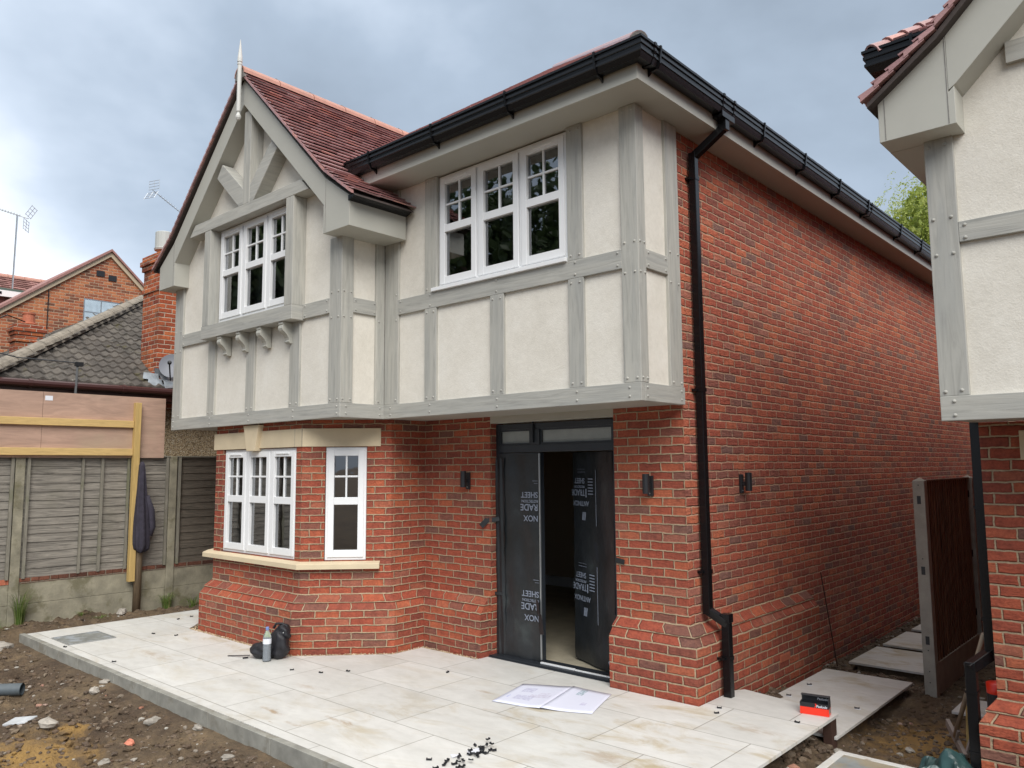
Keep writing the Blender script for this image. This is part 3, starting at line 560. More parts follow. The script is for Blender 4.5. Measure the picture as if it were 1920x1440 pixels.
def window(parent, org, d, nrm, lights, w, z0, z1, label, sill=None, vents=(0, 2), room=True, blind=False, e=.25):
    """casement window: org (x,y) of its left end on the face plane, d along it, nrm outwards"""
    o_ = Vector((org[0], org[1], 0)); d = Vector((d[0], d[1], 0)).normalized(); n = Vector((nrm[0], nrm[1], 0)).normalized(); Z = Vector((0, 0, 1)); W = w*lights
    def bx(mb, a0, a1, h0, h1, k0, k1):   # k: outwards depth range
        mb.obb(o_+d*(a0+a1)/2+n*(k0+k1)/2+Z*(h0+h1)/2, d, n, Z, (a1-a0)/2, (k1-k0)/2, (h1-h0)/2)
    fr = MB(); t = .035; bx(fr, 0, W, z1-t, z1, -.07, 0); bx(fr, 0, W, z0, z0+t, -.07, 0); bx(fr, 0, t, z0+t, z1-t, -.07, 0); bx(fr, W-t, W, z0+t, z1-t, -.07, 0)
    for i in range(1, lights): bx(fr, w*i-.012, w*i+.012, z0+t, z1-t, -.07, -.001)
    wo = obj('window', fr, 'white', parent, label, bevel=.003)
    H = z1-z0
    for i in range(lights):
        a0, a1 = w*i+(.020 if i else .028), w*(i+1)-(.020 if i < lights-1 else .028); zb, zt = z0+.03, z1-.03; st = .062; k0, k1 = -.05, .014
        tr0, tr1 = z0+H*.487, z0+H*.552; tp = zt-.063
        sh = MB(); bx(sh, a0, a0+st, zb, zt, k0, k1); bx(sh, a1-st, a1, zb, zt, k0, k1); bx(sh, a0+st, a1-st, zb, zb+.075, k0, k1-.001); bx(sh, a0+st, a1-st, tp, zt, k0, k1-.001); bx(sh, a0+st, a1-st, tr0, tr1, k0, k1-.002)
        g0, g1 = a0+st, a1-st; mid = (tr1+tp)/2
        bx(sh, g0, g1, mid-.010, mid+.010, -.03, -.006); bx(sh, (g0+g1)/2-.010, (g0+g1)/2+.010, tr1, mid-.010, -.03, -.006); bx(sh, (g0+g1)/2-.010, (g0+g1)/2+.010, mid+.010, tp, -.03, -.006)
        obj('sash', sh, 'white', wo, bevel=.0035)
        gl = MB(); k = -.022
        for h0, h1 in ((zb+.07, tr0+.005), (tr1-.005, tp+.005)): gl.face([o_+d*(g0-.004)+n*k+Z*h0, o_+d*(g1+.004)+n*k+Z*h0, o_+d*(g1+.004)+n*k+Z*h1, o_+d*(g0-.004)+n*k+Z*h1])
        obj('pane', gl, 'glass', wo)
        if i in vents:
            v = MB(); bx(v, (a0+a1)/2-.13, (a0+a1)/2+.13, zt-.036, zt-.018, k1-.001, k1+.010); obj('trickle_vent', v, 'white', wo, bevel=.003)
    if sill:
        s = MB(); bx(s, -sill, W+sill, z0-.035, z0, -.07, .045); obj('sill', s, 'white', wo, bevel=.004)
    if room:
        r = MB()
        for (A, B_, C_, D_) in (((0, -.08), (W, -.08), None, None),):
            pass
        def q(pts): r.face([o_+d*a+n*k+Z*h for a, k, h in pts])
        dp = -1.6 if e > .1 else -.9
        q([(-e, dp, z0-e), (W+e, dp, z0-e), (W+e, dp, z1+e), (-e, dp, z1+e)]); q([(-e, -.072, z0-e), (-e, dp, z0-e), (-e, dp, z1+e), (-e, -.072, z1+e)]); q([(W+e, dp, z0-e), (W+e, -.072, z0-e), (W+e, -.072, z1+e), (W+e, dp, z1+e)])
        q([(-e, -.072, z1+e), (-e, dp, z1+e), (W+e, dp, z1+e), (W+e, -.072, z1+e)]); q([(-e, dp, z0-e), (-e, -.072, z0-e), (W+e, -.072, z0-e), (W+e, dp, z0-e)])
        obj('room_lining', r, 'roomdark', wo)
    if blind:
        b = MB(); nb = int(W/.085)
        for i in range(nb):
            a = W*i/nb; sl = .022+.01*((i*7) % 3); b.face([o_+d*a+n*-.13+Z*(z0+.02), o_+d*(a+sl)+n*-.17+Z*(z0+.02), o_+d*(a+sl)+n*-.17+Z*(z1-.02), o_+d*a+n*-.13+Z*(z1-.02)])
        obj('vertical_blind', b, 'blind', wo)
    return wo

# ------------------------------------------------------------------ ground
def vnoise(x, y, seed):
    r = np.random.default_rng(seed); T = r.random((256, 256)); xi = np.floor(x).astype(int); yi = np.floor(y).astype(int); fx = x-xi; fy = y-yi
    fx = fx*fx*(3-2*fx); fy = fy*fy*(3-2*fy); g = lambda a, b: T[a % 256, b % 256]
    return (g(xi, yi)*(1-fx)+g(xi+1, yi)*fx)*(1-fy)+(g(xi, yi+1)*(1-fx)+g(xi+1, yi+1)*fx)*fy-.5
def sst(a, b, x): t = np.clip((x-a)/(b-a), 0, 1); return t*t*(3-2*t)
def ground_h(x, y):
    x = np.asarray(x, float); y = np.asarray(y, float)
    n = .11*vnoise(x*1.1, y*1.1, 1)+.07*vnoise(x*2.7, y*2.7, 2)+.060*vnoise(x*6.5, y*6.5, 3)+.046*vnoise(x*13, y*13, 4)+.026*vnoise(x*27, y*27, 5)
    h = np.full_like(x, -.165)
    h = h+.05*sst(-4.5, -7.2, x)*(y < 0)
    strip = sst(-7.15, -7.45, x); h = h*(1-strip)+(-.03)*strip                       # bed in front of the boundary fence
    alley = sst(.2, .9, x)*sst(-3.0, -1.6, y); h = h*(1-alley)+(-.27)*alley
    side = sst(-.1, .05, x)*sst(1.2, 2.2, y); h = h*(1-side)+(-.255)*side
    amp = np.ones_like(x); near = sst(.35, .02, np.abs(y+2.80))*(x < 1.2)*(x > -7.4); amp = amp*(1-.85*near); h = h*(1-near)+(-.100-.030*sst(-4, -1, x))*near
    amp = amp*(1-.55*alley); amp = np.where((x < .12) & (y > 0) & (x > -.3), amp*.3, amp)
    under = sst(-7.28, -7.20, x)*sst(1.10, .98, x)*sst(-2.74, -2.68, y)*sst(.95, .65, y); h = h*(1-under)+(-.20)*under; amp = amp*(1-under)
    under2 = sst(-7.2, -7.0, x)*sst(.02, -.1, x)*(y > .3); h = np.where(under2 > 0, -.35, h); amp = np.where(under2 > 0, 0, amp)
    far = np.maximum(sst(4, 8, np.abs(x-0)-4), sst(9, 14, y)); amp = amp*(1-.7*far)
    return h+n*amp
def axis(fine0, fine1, step, lo, hi):
    a = list(np.arange(fine0, fine1, step)); s = step; x = fine0
    L = []
    while x > lo: s *= 1.35; x -= s; L.append(max(x, lo))
    R_ = []; s = step; x = a[-1]
    while x < hi: s *= 1.35; x += s; R_.append(min(x, hi))
    return np.array(L[::-1]+a+R_)
gx = axis(-8.3, 3.2, .028, -400, 400); gy = axis(-5.2, 3.6, .028, -400, 400)
GX, GY = np.meshgrid(gx, gy); GZ = ground_h(GX, GY); nx_, ny_ = len(gx), len(gy)
gm = bpy.data.meshes.new('ground'); vv = np.stack([GX, GY, GZ], -1).reshape(-1, 3)
ii = (np.arange(ny_-1)[:, None]*nx_+np.arange(nx_-1)[None, :]).reshape(-1); qf = np.stack([ii, ii+1, ii+1+nx_, ii+nx_], 1)
gm.vertices.add(len(vv)); gm.vertices.foreach_set('co', vv.ravel()); gm.loops.add(qf.size); gm.loops.foreach_set('vertex_index', qf.ravel())
gm.polygons.add(len(qf)); gm.polygons.foreach_set('loop_start', np.arange(len(qf))*4); gm.polygons.foreach_set('loop_total', np.full(len(qf), 4)); gm.polygons.foreach_set('use_smooth', np.ones(len(qf), bool)); gm.update(); gm.validate()
gm.materials.append(M['mud']); go = bpy.data.objects.new('ground', gm); COL.objects.link(go); go['kind'] = 'structure'

def stones(mb, pts, sizes, flat=.6, seed=0):
    R = random.Random(seed)
    base = [(0, 0, 1), (.89, 0, .45), (.28, .85, .45), (-.72, .53, .45), (-.72, -.53, .45), (.28, -.85, .45), (.72, .53, -.45), (-.28, .85, -.45), (-.89, 0, -.45), (-.28, -.85, -.45), (.72, -.53, -.45), (0, 0, -1)]
    F = [(0, 1, 2), (0, 2, 3), (0, 3, 4), (0, 4, 5), (0, 5, 1), (1, 6, 2), (2, 7, 3), (3, 8, 4), (4, 9, 5), (5, 10, 1), (6, 7, 2), (7, 8, 3), (8, 9, 4), (9, 10, 5), (10, 6, 1), (6, 11, 7), (7, 11, 8), (8, 11, 9), (9, 11, 10), (10, 11, 6)]
    for (x, y, z), s in zip(pts, sizes):
        an = R.uniform(0, 6.28); ca, sa = math.cos(an), math.sin(an); sx_, sy_, sz_ = s*R.uniform(.7, 1.3), s*R.uniform(.6, 1.1), s*flat*R.uniform(.6, 1.2); V = []
        for bx_, by_, bz_ in base:
            k = R.uniform(.75, 1.2); a, b, c = bx_*sx_*k, by_*sy_*k, bz_*sz_*k; V.append((x+a*ca-b*sa, y+a*sa+b*ca, z+c))
        mb.mesh(V, F, (R.random()*50, R.random()*50))
# rubble pressed into the soil: nobody could count it
pts = []; sz = []
def scat(n, x0, x1, y0, y1, s0, s1, pw=2.5):
    xs = rng.uniform(x0, x1, n); ys = rng.uniform(y0, y1, n); hs = ground_h(xs, ys)
    for x, y, h in zip(xs, ys, hs):
        s = s0+(s1-s0)*random.random()**pw; pts.append((x, y, h+s*.15)); sz.append(s)
scat(5200, -7.6, .8, -4.9, -2.86, .004, .034); scat(500, -4.5, -1, -4.2, -2.9, .006, .032); scat(700, -8.0, -7.28, -3.2, 1, .005, .03); scat(1500, .98, 2.3, -2.2, 1.5, .005, .035, 1.8); scat(260, .82, 1.15, -2.2, .3, .015, .055, 1.2); scat(1100, .04, .3, .7, 9, .006, .03, 1.6); scat(1200, .9, 2.1, 1.2, 5, .006, .03); scat(260, .3, 1.2, 2.28, 2.78, .01, .045, 1.3); scat(120, .3, 1.0, 3.7, 3.95, .01, .04)
cp_, cs_ = [], []
for _ in range(1500):
    x, y = random.uniform(-7.4, .6), random.uniform(-4.8, -2.9); cs_.append(random.uniform(.012, .050)*(.6 if random.random() < .6 else 1)); cp_.append((x, y, float(ground_h(x, y))+.002))
for _ in range(330):
    x, y = random.uniform(1.1, 2.1), random.uniform(.1, 3.5); cs_.append(random.uniform(.012, .040)); cp_.append((x, y, float(ground_h(x, y))+.002))
cl_ = MB(); stones(cl_, cp_, cs_, .5, 8); obj('soil_clods', cl_, 'mud', kind='stuff')
rb = MB(); stones(rb, pts, sz, .6, 3); obj('rubble', rb, 'rubble', kind='stuff')
# stones one can tell apart
for i, (x, y, s, lab, mt) in enumerate([(-2.75, -2.84, .055, 'angular grey stone lying in the soil near the kerb, right of the brick fragment', 'rock'), (-3.29, -2.96, .065, 'pale buff stone lying in the soil just above the brick fragment', 'rock'), (-4.45, -2.98, .07, 'dark grey lump lying in the soil to the right of the pipe', 'rock'), (-4.64, -2.82, .05, 'grey angular stone near the kerb, right of the pipe end', 'rock'),
    (-2.83, -3.51, .07, 'whitish stone at the bottom of the soil heap beside the orange sand', 'rock'), (-3.63, -3.62, .10, 'long grey stone beside the orange sand patch', 'rock'), (-7.05, -3.05, .14, 'large pale clod lying below the left corner of the kerb', 'rock'), (-8.0+.3, -1.45, .10, 'buff clod of earth against the foot of the boundary wall', 'rock'), (-1.95, -3.02, .05, 'small pale flint close to the kerb, nearest the bottom edge', 'rock'), (1.45, -.05+.75, .05, 'pale stone on the muddy ground beside the lower paving slabs', 'rock')]):
    mb = MB(); mb.ball((0, 0, 0), (s*.95, s*.62, s*.45), 8, 5, jit=.26); o = obj('stone', mb, mt, None, lab, cat='stone', group='stones lying on the soil'); o.location = (x, y, float(ground_h(x, y))+s*.22); o.rotation_euler = (0, 0, i*1.3)

# ------------------------------------------------------------------ paving and kerb
PZ = 0.0
pv = MB(); TH = .022
outl = [(-7.22, -2.72), (1.05, -2.72), (1.042, .39), (.20, .55), (.143, .45), (.143, -.145), (-.73, -.145), (-.73, .02), (-2.30, .02), (-2.30, -.185), (-3.11, -.185), (-3.11, -.58), (-3.86, -1.335), (-6.03, -1.335), (-6.80, -.56), (-6.80, 2.5), (-7.12, 2.5)]
pv.xy(outl, PZ-TH, PZ); obj('paving', pv, 'paving', kind='structure')
kb = MB(); xk = -7.28; i = 0
while xk < 1.02:
    L = min(.913, 1.05-xk); kb.box(xk+.003, xk+L-.003, -2.78, -2.723, -.16, .0025-.003*(i % 2)); xk += L; i += 1
kb.box(-7.278, -7.225, -2.722, 2.0, -.15, -.012)
obj('kerb', kb, 'kerb', kind='structure', bevel=.004)
bd = MB(); bd.box(-7.1, .80, -2.69, -1.5, -.19, -.024); bd.box(.2, .80, -1.4, .3, -.26, -.024); obj('mortar_bed', bd, 'mud', kind='structure')
# shingle between paving and plinth
pts = []; sz = []
def strip(p, q, w, n):
    for _ in range(n):
        t = random.random(); k = random.uniform(-w, w)*.5; dx, dy = q[0]-p[0], q[1]-p[1]; l = math.hypot(dx, dy)
        pts.append((p[0]+dx*t-dy/l*k, p[1]+dy*t+dx/l*k, -.018+random.random()*.018)); sz.append(random.uniform(.005, .0105))
strip((-2.30, -.16), (-3.13, -.16), .05, 330); strip((-3.135, -.15), (-3.135, -.56), .05, 170); strip((-3.14, -.56), (-3.885, -1.31), .06, 430); strip((-3.885, -1.31), (-6.02, -1.31), .065, 1150); strip((-6.0, -1.31), (-6.7, -.6), .06, 200)
sh = MB(); stones(sh, pts, sz, .75, 5); obj('pea_shingle', sh, 'shingle', kind='stuff')
sb = MB(); sb.xy([(-2.30, .02), (-2.30, -.19), (-3.12, -.19), (-3.12, -.58), (-3.87, -1.34), (-6.04, -1.34), (-6.81, -.57), (-6.5, .1)], -.1, -.026); obj('shingle_bed', sb, 'mud', kind='structure')

# ------------------------------------------------------------------ the new house
H = thing('detached_house', 'new brick and cream half-timbered house with grey-green timbers, white windows and a front gable', 'house', (-3.5, 3, 0))
JB, ST = 2.42, 4.862     # jetty underside, soffit
w = MB()
wall(w, (0, 0), (0, 1), 14, -.45, 4.90, u0=0)                                   # long side wall
obj('side_wall', w, 'brick_rough_lit', H)
w = MB()
wall(w, (0, 0), (-1, 0), .72, -.1, 2.43, u0=0, us=-1)
w.face([(-.72, 0, -.1), (-.72, .2, -.1), (-.72, .2, 2.43), (-.72, 0, 2.43)], [(-.72, -.1), (-.52, -.1), (-.52, 2.43), (-.72, 2.43)])
obj('pier_wall', w, 'brick', H); w = MB()
wall(w, (-2.27, 0), (-1, 0), 1.02, -.1, 2.43, u0=-2.27, us=-1)
w.face([(-2.27, 0, -.1), (-2.27, .2, -.1), (-2.27, .2, 2.43), (-2.27, 0, 2.43)], [(-2.27, -.1), (-2.07, -.1), (-2.07, 2.43), (-2.27, 2.43)])
wall(w, (-3.29, 0), (0, -1), .476, -.1, 2.43, u0=-3.29, us=-1)
s2 = math.sqrt(.5)
wall(w, (-3.29, -.476), (-s2, -s2), .9532, -.1, 2.43, [(.9532-.69, .9532-.245, .93, 2.14)], u0=-3.766, us=-1, inward=(-s2, s2), depth=.08)
wall(w, (-3.964, -1.15), (-1, 0), 1.876, -.1, 2.43, [(4.08-3.964, 5.655-3.964, .93, 2.14)], u0=-4.7192, us=-1, inward=(0, 1), depth=.08)
wall(w, (-5.84, -1.15), (-s2, s2), .9532, -.1, 2.43, u0=-6.595, us=-1)
wall(w, (-6.514, -.476), (0, 1), 3, -.1, 2.43, u0=-7.548, us=-1)
obj('front_wall', w, 'brick', H)
w = MB()
plinth(w, [(-2.29, 0), (-3.29, 0), (-3.29, -.476), (-3.964, -1.15), (-5.84, -1.15), (-6.514, -.476), (-6.514, 1)], [-2.29, -3.29, -3.766, -4.7192, -6.595, -7.548, -9], 1, PROF)
obj('plinth', w, 'brick', H); w = MB()
plinth(w, [(-.72, 0), (0, 0), (0, 2.45)], [-.72, 0, 2.45], -1, PROF)
obj('plinth', w, 'brick', H)
w = MB(); w.box(.136, .140, 1.43, 1.66, .045, .115)
for k in range(5): w.box(.1395, .146, 1.44, 1.65, .052+k*.012, .058+k*.012)
obj('air_brick', w, 'clay', H)
# left flank, back, ceilings and floors
w = MB(); wall(w, (-6.7, .3), (0, 1), 13.7, -.3, 4.9); wall(w, (-6.7, 14), (1, 0), 6.7, -.3, 4.9); obj('rear_wall', w, 'brick', H)
# cream render infill
rp = MB()
rp.box(-3.13, .012, -.672, -.60, 2.50, 3.60); rp.box(-3.13, -2.44, -.672, -.60, 3.60, ST+.005); rp.box(-.60, .012, -.672, -.60, 3.60, ST+.005)
rp.box(-.04, .0125, -.60, .0, 2.50, ST+.005)
rp.box(-6.85, -3.19, -1.232, -1.16, 2.50, 3.58); rp.box(-6.85, -5.72, -1.232, -1.16, 3.58, 4.90); rp.box(-3.96, -3.19, -1.232, -1.16, 3.58, 4.90)
rp.xz([(-6.72, 4.86), (-3.10, 4.86), (-4.907, 6.45)], -1.2322, -1.16)
rp.box(-3.19, -3.178, -1.232, -.60, 2.50, 4.6)
rp.box(-6.85, -6.84, -1.16, .4, 2.5, 4.6)
obj('render_panel', rp, 'render', H)
wb = MB(); wb.box(-2.44, -.60, -.58, -.50, 3.4, 3.66); wb.box(-2.44, -2.345, -.63, -.5, 3.6, 4.86); wb.box(-.69, -.6, -.63, -.5, 3.6, 4.86); obj('window_surround', wb, 'render', H)
# jetty underside
so = MB(); so.box(-3.155, -.001, -.66, -.001, 2.43, 2.445); so.box(-2.269, -.721, .0, .14, 2.4301, 2.445); so.box(-6.84, -3.155, -1.22, .13, 2.432, 2.447); so.box(-2.27, -.72, .0, .14, 2.36, 2.43)
obj('jetty_soffit', so, 'soffit', H)

def T(kind, box, face='y', pg=(), name=None, lab=None):
    """one timber; pg = peg positions on its front face"""
    mb = MB(); mb.box(*box); x0, x1, y0, y1, z0, z1 = box
    if face == 'y': pegs(mb, [(x, min(y0, y1), z) for x, z in pg], (0, -1, 0))
    else: pegs(mb, [(max(x0, x1), y, z) for y, z in pg], (1, 0, 0))
    return obj(name or ('post' if kind == 'v' else 'rail'), mb, 'timber_v' if kind == 'v' else 'timber_h', H, lab, bevel=.004)
F, B = -.70, -.655
two = lambda a, b, z, e=.035: [(a+e, z), (b-e, z)]
# main front
bp = [x for xx in (-2.43, -1.515, -.595) for x in ((xx, 2.46), (xx, 2.53))]+[(-3.04, 2.46), (-3.04, 2.53), (-.07, 2.46), (-.07, 2.53)]
T('h', (-3.15, .040, F-.003, B, JB, 2.568), pg=bp, name='bottom_beam')
T('h', (-2.93, -.122, F-.001, B, 3.505, 3.665), pg=[(x, z) for x in (-2.43, -1.515, -.595) for z in (3.535, 3.64)]+[(-2.89, 3.535), (-2.89, 3.64), (-.16, 3.535), (-.16, 3.64)], name='middle_beam')
T('v', (-3.1485, -2.93, F, B, 2.568, ST), pg=[(-2.96, 2.61), (-2.96, 3.45), (-2.96, 3.72)])
for a, b, hi in ((-2.515, -2.345, True), (-1.60, -1.43, False), (-.675, -.512, True)):
    T('v', (a, b, F, B, 2.568, 3.505), pg=two(a, b, 2.605)+two(a, b, 3.465))
    if hi: T('v', (a, b, F, B, 3.665, ST), pg=two(a, b, 3.705)+two(a, b, 4.82))
mb = MB(); mb.box(-.122, .040, F, -.585, 2.568, ST); pegs(mb, [(x, F, z) for z in (2.605, 3.46, 3.71, 4.82) for x in (-.09, .005)], (0, -1, 0)); pegs(mb, [(.04, y, z) for z in (2.605, 3.46, 3.71, 4.82) for y in (-.675, -.61)], (1, 0, 0))
obj('corner_post', mb, 'timber_v', H, bevel=.005)
# right return of the jetty
T('h', (-.02, .043, -.654, -.03, JB, 2.566), 'x', [(-.62, 2.46), (-.62, 2.53), (-.09, 2.46), (-.09, 2.53)], name='bottom_beam')
T('h', (-.02, .038, -.584, -.245, 3.507, 3.663), 'x', [(-.55, 3.535), (-.55, 3.635), (-.28, 3.535), (-.28, 3.635)], name='middle_beam')
T('v', (-.02, .040, -.245, -.045, 2.566, ST), 'x', [(-.21, 2.60), (-.08, 2.60), (-.21, 3.45), (-.08, 3.45), (-.21, 3.71), (-.08, 3.71)])
# gable front
F, B = -1.26, -1.215
T('h', (-6.862, -3.15, F-.003, B, JB, 2.567), pg=[(x, z) for x in (-6.81, -5.83, -4.91, -3.99, -3.20) for z in (2.46, 2.53)], name='bottom_beam')
T('v', (-6.862, -6.64, F, B, 2.567, 4.29), pg=[(-6.82, 2.60), (-6.68, 2.60), (-6.82, 3.45), (-6.68, 3.45), (-6.82, 3.71), (-6.68, 3.71)], name='corner_post')
for a, b in ((-5.92, -5.745), (-5.0, -4.82), (-4.085, -3.90)): T('v', (a, b, F, B, 2.567, 3.495), pg=two(a, b, 2.605))
T('h', (-6.64, -5.85, F-.001, B, 3.505, 3.665), pg=[(-6.6, 3.535), (-6.6, 3.635)], name='middle_beam'); T('h', (-3.845, -3.36, F-.001, B, 3.505, 3.665), pg=[(-3.80, 3.535), (-3.80, 3.64), (-3.40, 3.535), (-3.40, 3.64)], name='middle_beam')
mb = MB(); mb.box(-3.36, -3.15, F, -1.11, 2.567, 4.29); pegs(mb, [(x, F, z) for z in (2.605, 3.45, 3.715) for x in (-3.32, -3.20)], (0, -1, 0)); pegs(mb, [(-3.15, y, z) for z in (2.605, 3.45, 3.715) for y in (-1.23, -1.14)], (1, 0, 0))
obj('corner_post', mb, 'timber_v', H, bevel=.005)
T('h', (-3.20, -3.147, -1.258, -.701, JB, 2.566), 'x', [(-1.19, 2.46), (-1.19, 2.53), (-.76, 2.46), (-.76, 2.53)], name='bottom_beam')
T('h', (-3.20, -3.152, -1.11, -.815, 3.507, 3.663), 'x', [(-1.08, 3.535), (-1.08, 3.635), (-.84, 3.535), (-.84, 3.635)], name='middle_beam')
T('v', (-3.20, -3.149, -.815, -.701, 2.566, 4.29), 'x', [(-.78, 2.60), (-.78, 3.45)])
# projecting frame of the gable window and truss
F = -1.40
fr_ = lambda nm, mb, mt: obj(nm, mb, mt, H, bevel=.005)
fr_('window_sill_beam', MB().box(-5.85, -3.845, F, -1.20, 3.492, 3.652), 'timber_h')
fr_('post', MB().box(-5.835, -5.685, F+.003, -1.20, 3.652, 4.85), 'timber_v'); fr_('post', MB().box(-4.0, -3.85, F+.003, -1.20, 3.652, 4.85), 'timber_v')
fr_('tie_beam', MB().xz([(-6.235, 4.85), (-3.575, 4.85), (-3.72, 4.99), (-6.095, 4.99)], F, -1.20), 'timber_h')
fr_('king_post', MB().box(-4.935, -4.785, F+.002, -1.20, 4.99, 6.12), 'timber_v')
fr_('brace', MB().xz([(-5.57, 5.47), (-5.45, 5.62), (-4.937, 5.19), (-4.937, 4.992), (-5.03, 4.992)], F+.004, -1.20), 'timber_h')
fr_('brace', MB().xz([(-4.21, 5.49), (-4.32, 5.62), (-4.783, 5.20), (-4.783, 4.992), (-4.70, 4.992)], F+.004, -1.20), 'timber_h')
cprof = [(-1.24, 3.49), (-1.385, 3.49), (-1.385, 3.463), (-1.375, 3.458), (-1.385, 3.44), (-1.388, 3.42), (-1.378, 3.395), (-1.352, 3.375), (-1.325, 3.35), (-1.305, 3.32), (-1.298, 3.295), (-1.305, 3.288), (-1.305, 3.278), (-1.285, 3.262), (-1.24, 3.262)]
for x in (-5.47, -5.03, -4.575, -4.12):
    c = MB(); c.yz(cprof, x, x+.085); obj('corbel', c, 'sage', H, bevel=.003)
# bargeboards and boxed eaves
cx = -4.907; yb = -1.43; yw = -1.20
def mir(x, sgn): return cx+sgn*(x-cx)
for sgn in (1, -1):
    e = MB(); e.xz([(mir(x, sgn), z) for x, z in ((cx+.0005, 6.506), (-3.215, 4.862), (-3.215, 4.555), (-3.25, 4.592), (cx+.0005, 6.20))], yb, yw); obj('bargeboard', e, 'sage', H, bevel=.003)
    e = MB(); e.xz([(mir(x, sgn), z) for x, z in ((-3.2145, 4.862), (-2.81, 4.59), (-2.81, 4.285), (-3.249, 4.285), (-3.249, 4.590), (-3.2145, 4.553))], yb+.002, -.703 if sgn > 0 else -.9); obj('boxed_eave', e, 'sage', H, bevel=.003)
    sm = MB(); a, b = sorted((mir(-3.2135, sgn), mir(-3.2105, sgn))); sm.box(a, b, yb-.0005, yb+.004, 4.29, 4.84); obj('joint_line', sm, 'mortar', H)
# finial
fn = MB(); y0 = -1.525
fn.lathe((-4.855, y0, 0), [(0.0016, 5.96), (0.0180, 5.965), (0.0312, 5.99), (0.0312, 6.015), (0.0180, 6.04), (0.0148, 6.055), (0.0246, 6.07), (0.0246, 6.63), (0.0295, 6.642), (0.0295, 6.658), (0.0221, 6.66), (0.0221, 6.672), (0.0295, 6.675), (0.0287, 6.72), (0.0164, 6.83), (0.0025, 6.955)], 12)
obj('finial', fn, plain('off_white_paint', (.60, .60, .57), .45), H, smooth=False)

# roofs
RF = MB(); ang = math.atan2(1.69, 1.74); zr = 6.585
kx, kz = -3.185, 4.935; ex, ez = -2.70, 4.585
su = Vector((cx-kx, 0, zr-kz)); sl = Vector((kx-ex, 0, kz-ez))
tiles(RF, (kx, -1.475, kz), (0, 1, 0), su, 2.9, su.length-.02,   .106, .165, seed=1)
tiles(RF, (ex, -1.475, ez), (0, 1, 0), sl, .80, sl.length,   .106, .165, seed=2, clip=None)
su2 = Vector((kx-cx, 0, zr-kz)); su2 = Vector((-(kx-cx)*-1, 0, zr-kz))
mL = lambda x: 2*cx-x
suL = Vector((cx-mL(kx), 0, zr-kz)); slL = Vector((mL(kx)-mL(ex), 0, kz-ez))
tiles(RF, (mL(kx), -1.475, kz), (0, 1, 0), suL, 2.9, suL.length-.02,   .106, .165, seed=3)
tiles(RF, (mL(ex), -1.475, ez), (0, 1, 0), slL, .9, slL.length,   .106, .165, seed=4)
gr = obj('gable_roof', RF, 'tile', H, 'steep roof of dark red plain clay tiles over the front gable')
uc = MB()
for s in (1, -1):
    X = (lambda x: x) if s > 0 else mL
    uc.prism([(X(kx), -1.46, kz-.012), (X(cx), -1.46, zr-.02), (X(cx), -1.46, zr-.045), (X(kx), -1.46, kz-.04)], (0, 2.6, 0))
    uc.prism([(X(ex), -1.46, ez-.012), (X(kx), -1.46, kz-.012), (X(kx), -1.46, kz-.04), (X(ex+.02), -1.46, ez-.035)], (0, .76, 0))
    us_ = MB(); us_.prism([(X(ex-.02), -1.44, ez-.012), (X(ex-.115), -1.44, ez-.0), (X(ex-.115), -1.44, ez-.055), (X(ex-.05), -1.44, ez-.035)], (0, .74, 0)); obj('eaves_felt', us_, 'black', gr)
obj('undercloak', uc, 'under', gr)
vg = MB()
for s in (1, -1):
    X = (lambda x: x) if s > 0 else mL
    for (A, Bv, n) in (((ex, ez), (kx, kz), 6), ((kx, kz), (cx, zr), 24)):
        for k in range(n):
            t0, t1 = k/n, (k+1.25)/n; xa, za = A[0]+(Bv[0]-A[0])*t0, A[1]+(Bv[1]-A[1])*t0; xb, zb = A[0]+(Bv[0]-A[0])*min(t1, 1), A[1]+(Bv[1]-A[1])*min(t1, 1)
            vg.mesh([(X(xa), -1.49, za-.014), (X(xa), -1.49, za+.018), (X(xb), -1.485, zb+.004), (X(xb), -1.485, zb-.020), (X(xa), -1.46, za-.014), (X(xa), -1.46, za+.018), (X(xb), -1.46, zb+.004), (X(xb), -1.46, zb-.020)], ((0, 1, 2, 3), (4, 7, 6, 5), (0, 4, 5, 1), (0, 3, 7, 4), (1, 5, 6, 2)), (k+.5, s*13+n+.5))
obj('verge_tile', vg, 'tile', gr)
rg = MB(); half_tube(rg, (cx, -1.50, zr-.045), (cx, 1.4, zr-.045), .115, .45); obj('ridge_tile', rg, 'ridge', gr)
rm = MB()
for k in range(1, 7): y = -1.50+k*2.9/6-.01; rm.obb((cx, y, zr+.067), (1, 0, 0), (0, 1, 0), (0, 0, 1), .03, .012, .012); 
rm.prism([(cx-.113, -1.495, zr-.09), (cx+.113, -1.495, zr-.09), (cx+.10, -1.495, zr-.03), (cx+.07, -1.495, zr+.03), (cx, -1.495, zr+.058), (cx-.07, -1.495, zr+.03), (cx-.10, -1.495, zr-.03)], (0, .05, 0))
rm.box(cx+.09, cx+.125, -1.45, 1.4, zr-.125, zr-.07); rm.box(cx-.125, cx-.09, -1.45, 1.4, zr-.125, zr-.07)
obj('ridge_mortar', rm, 'mortar', gr)
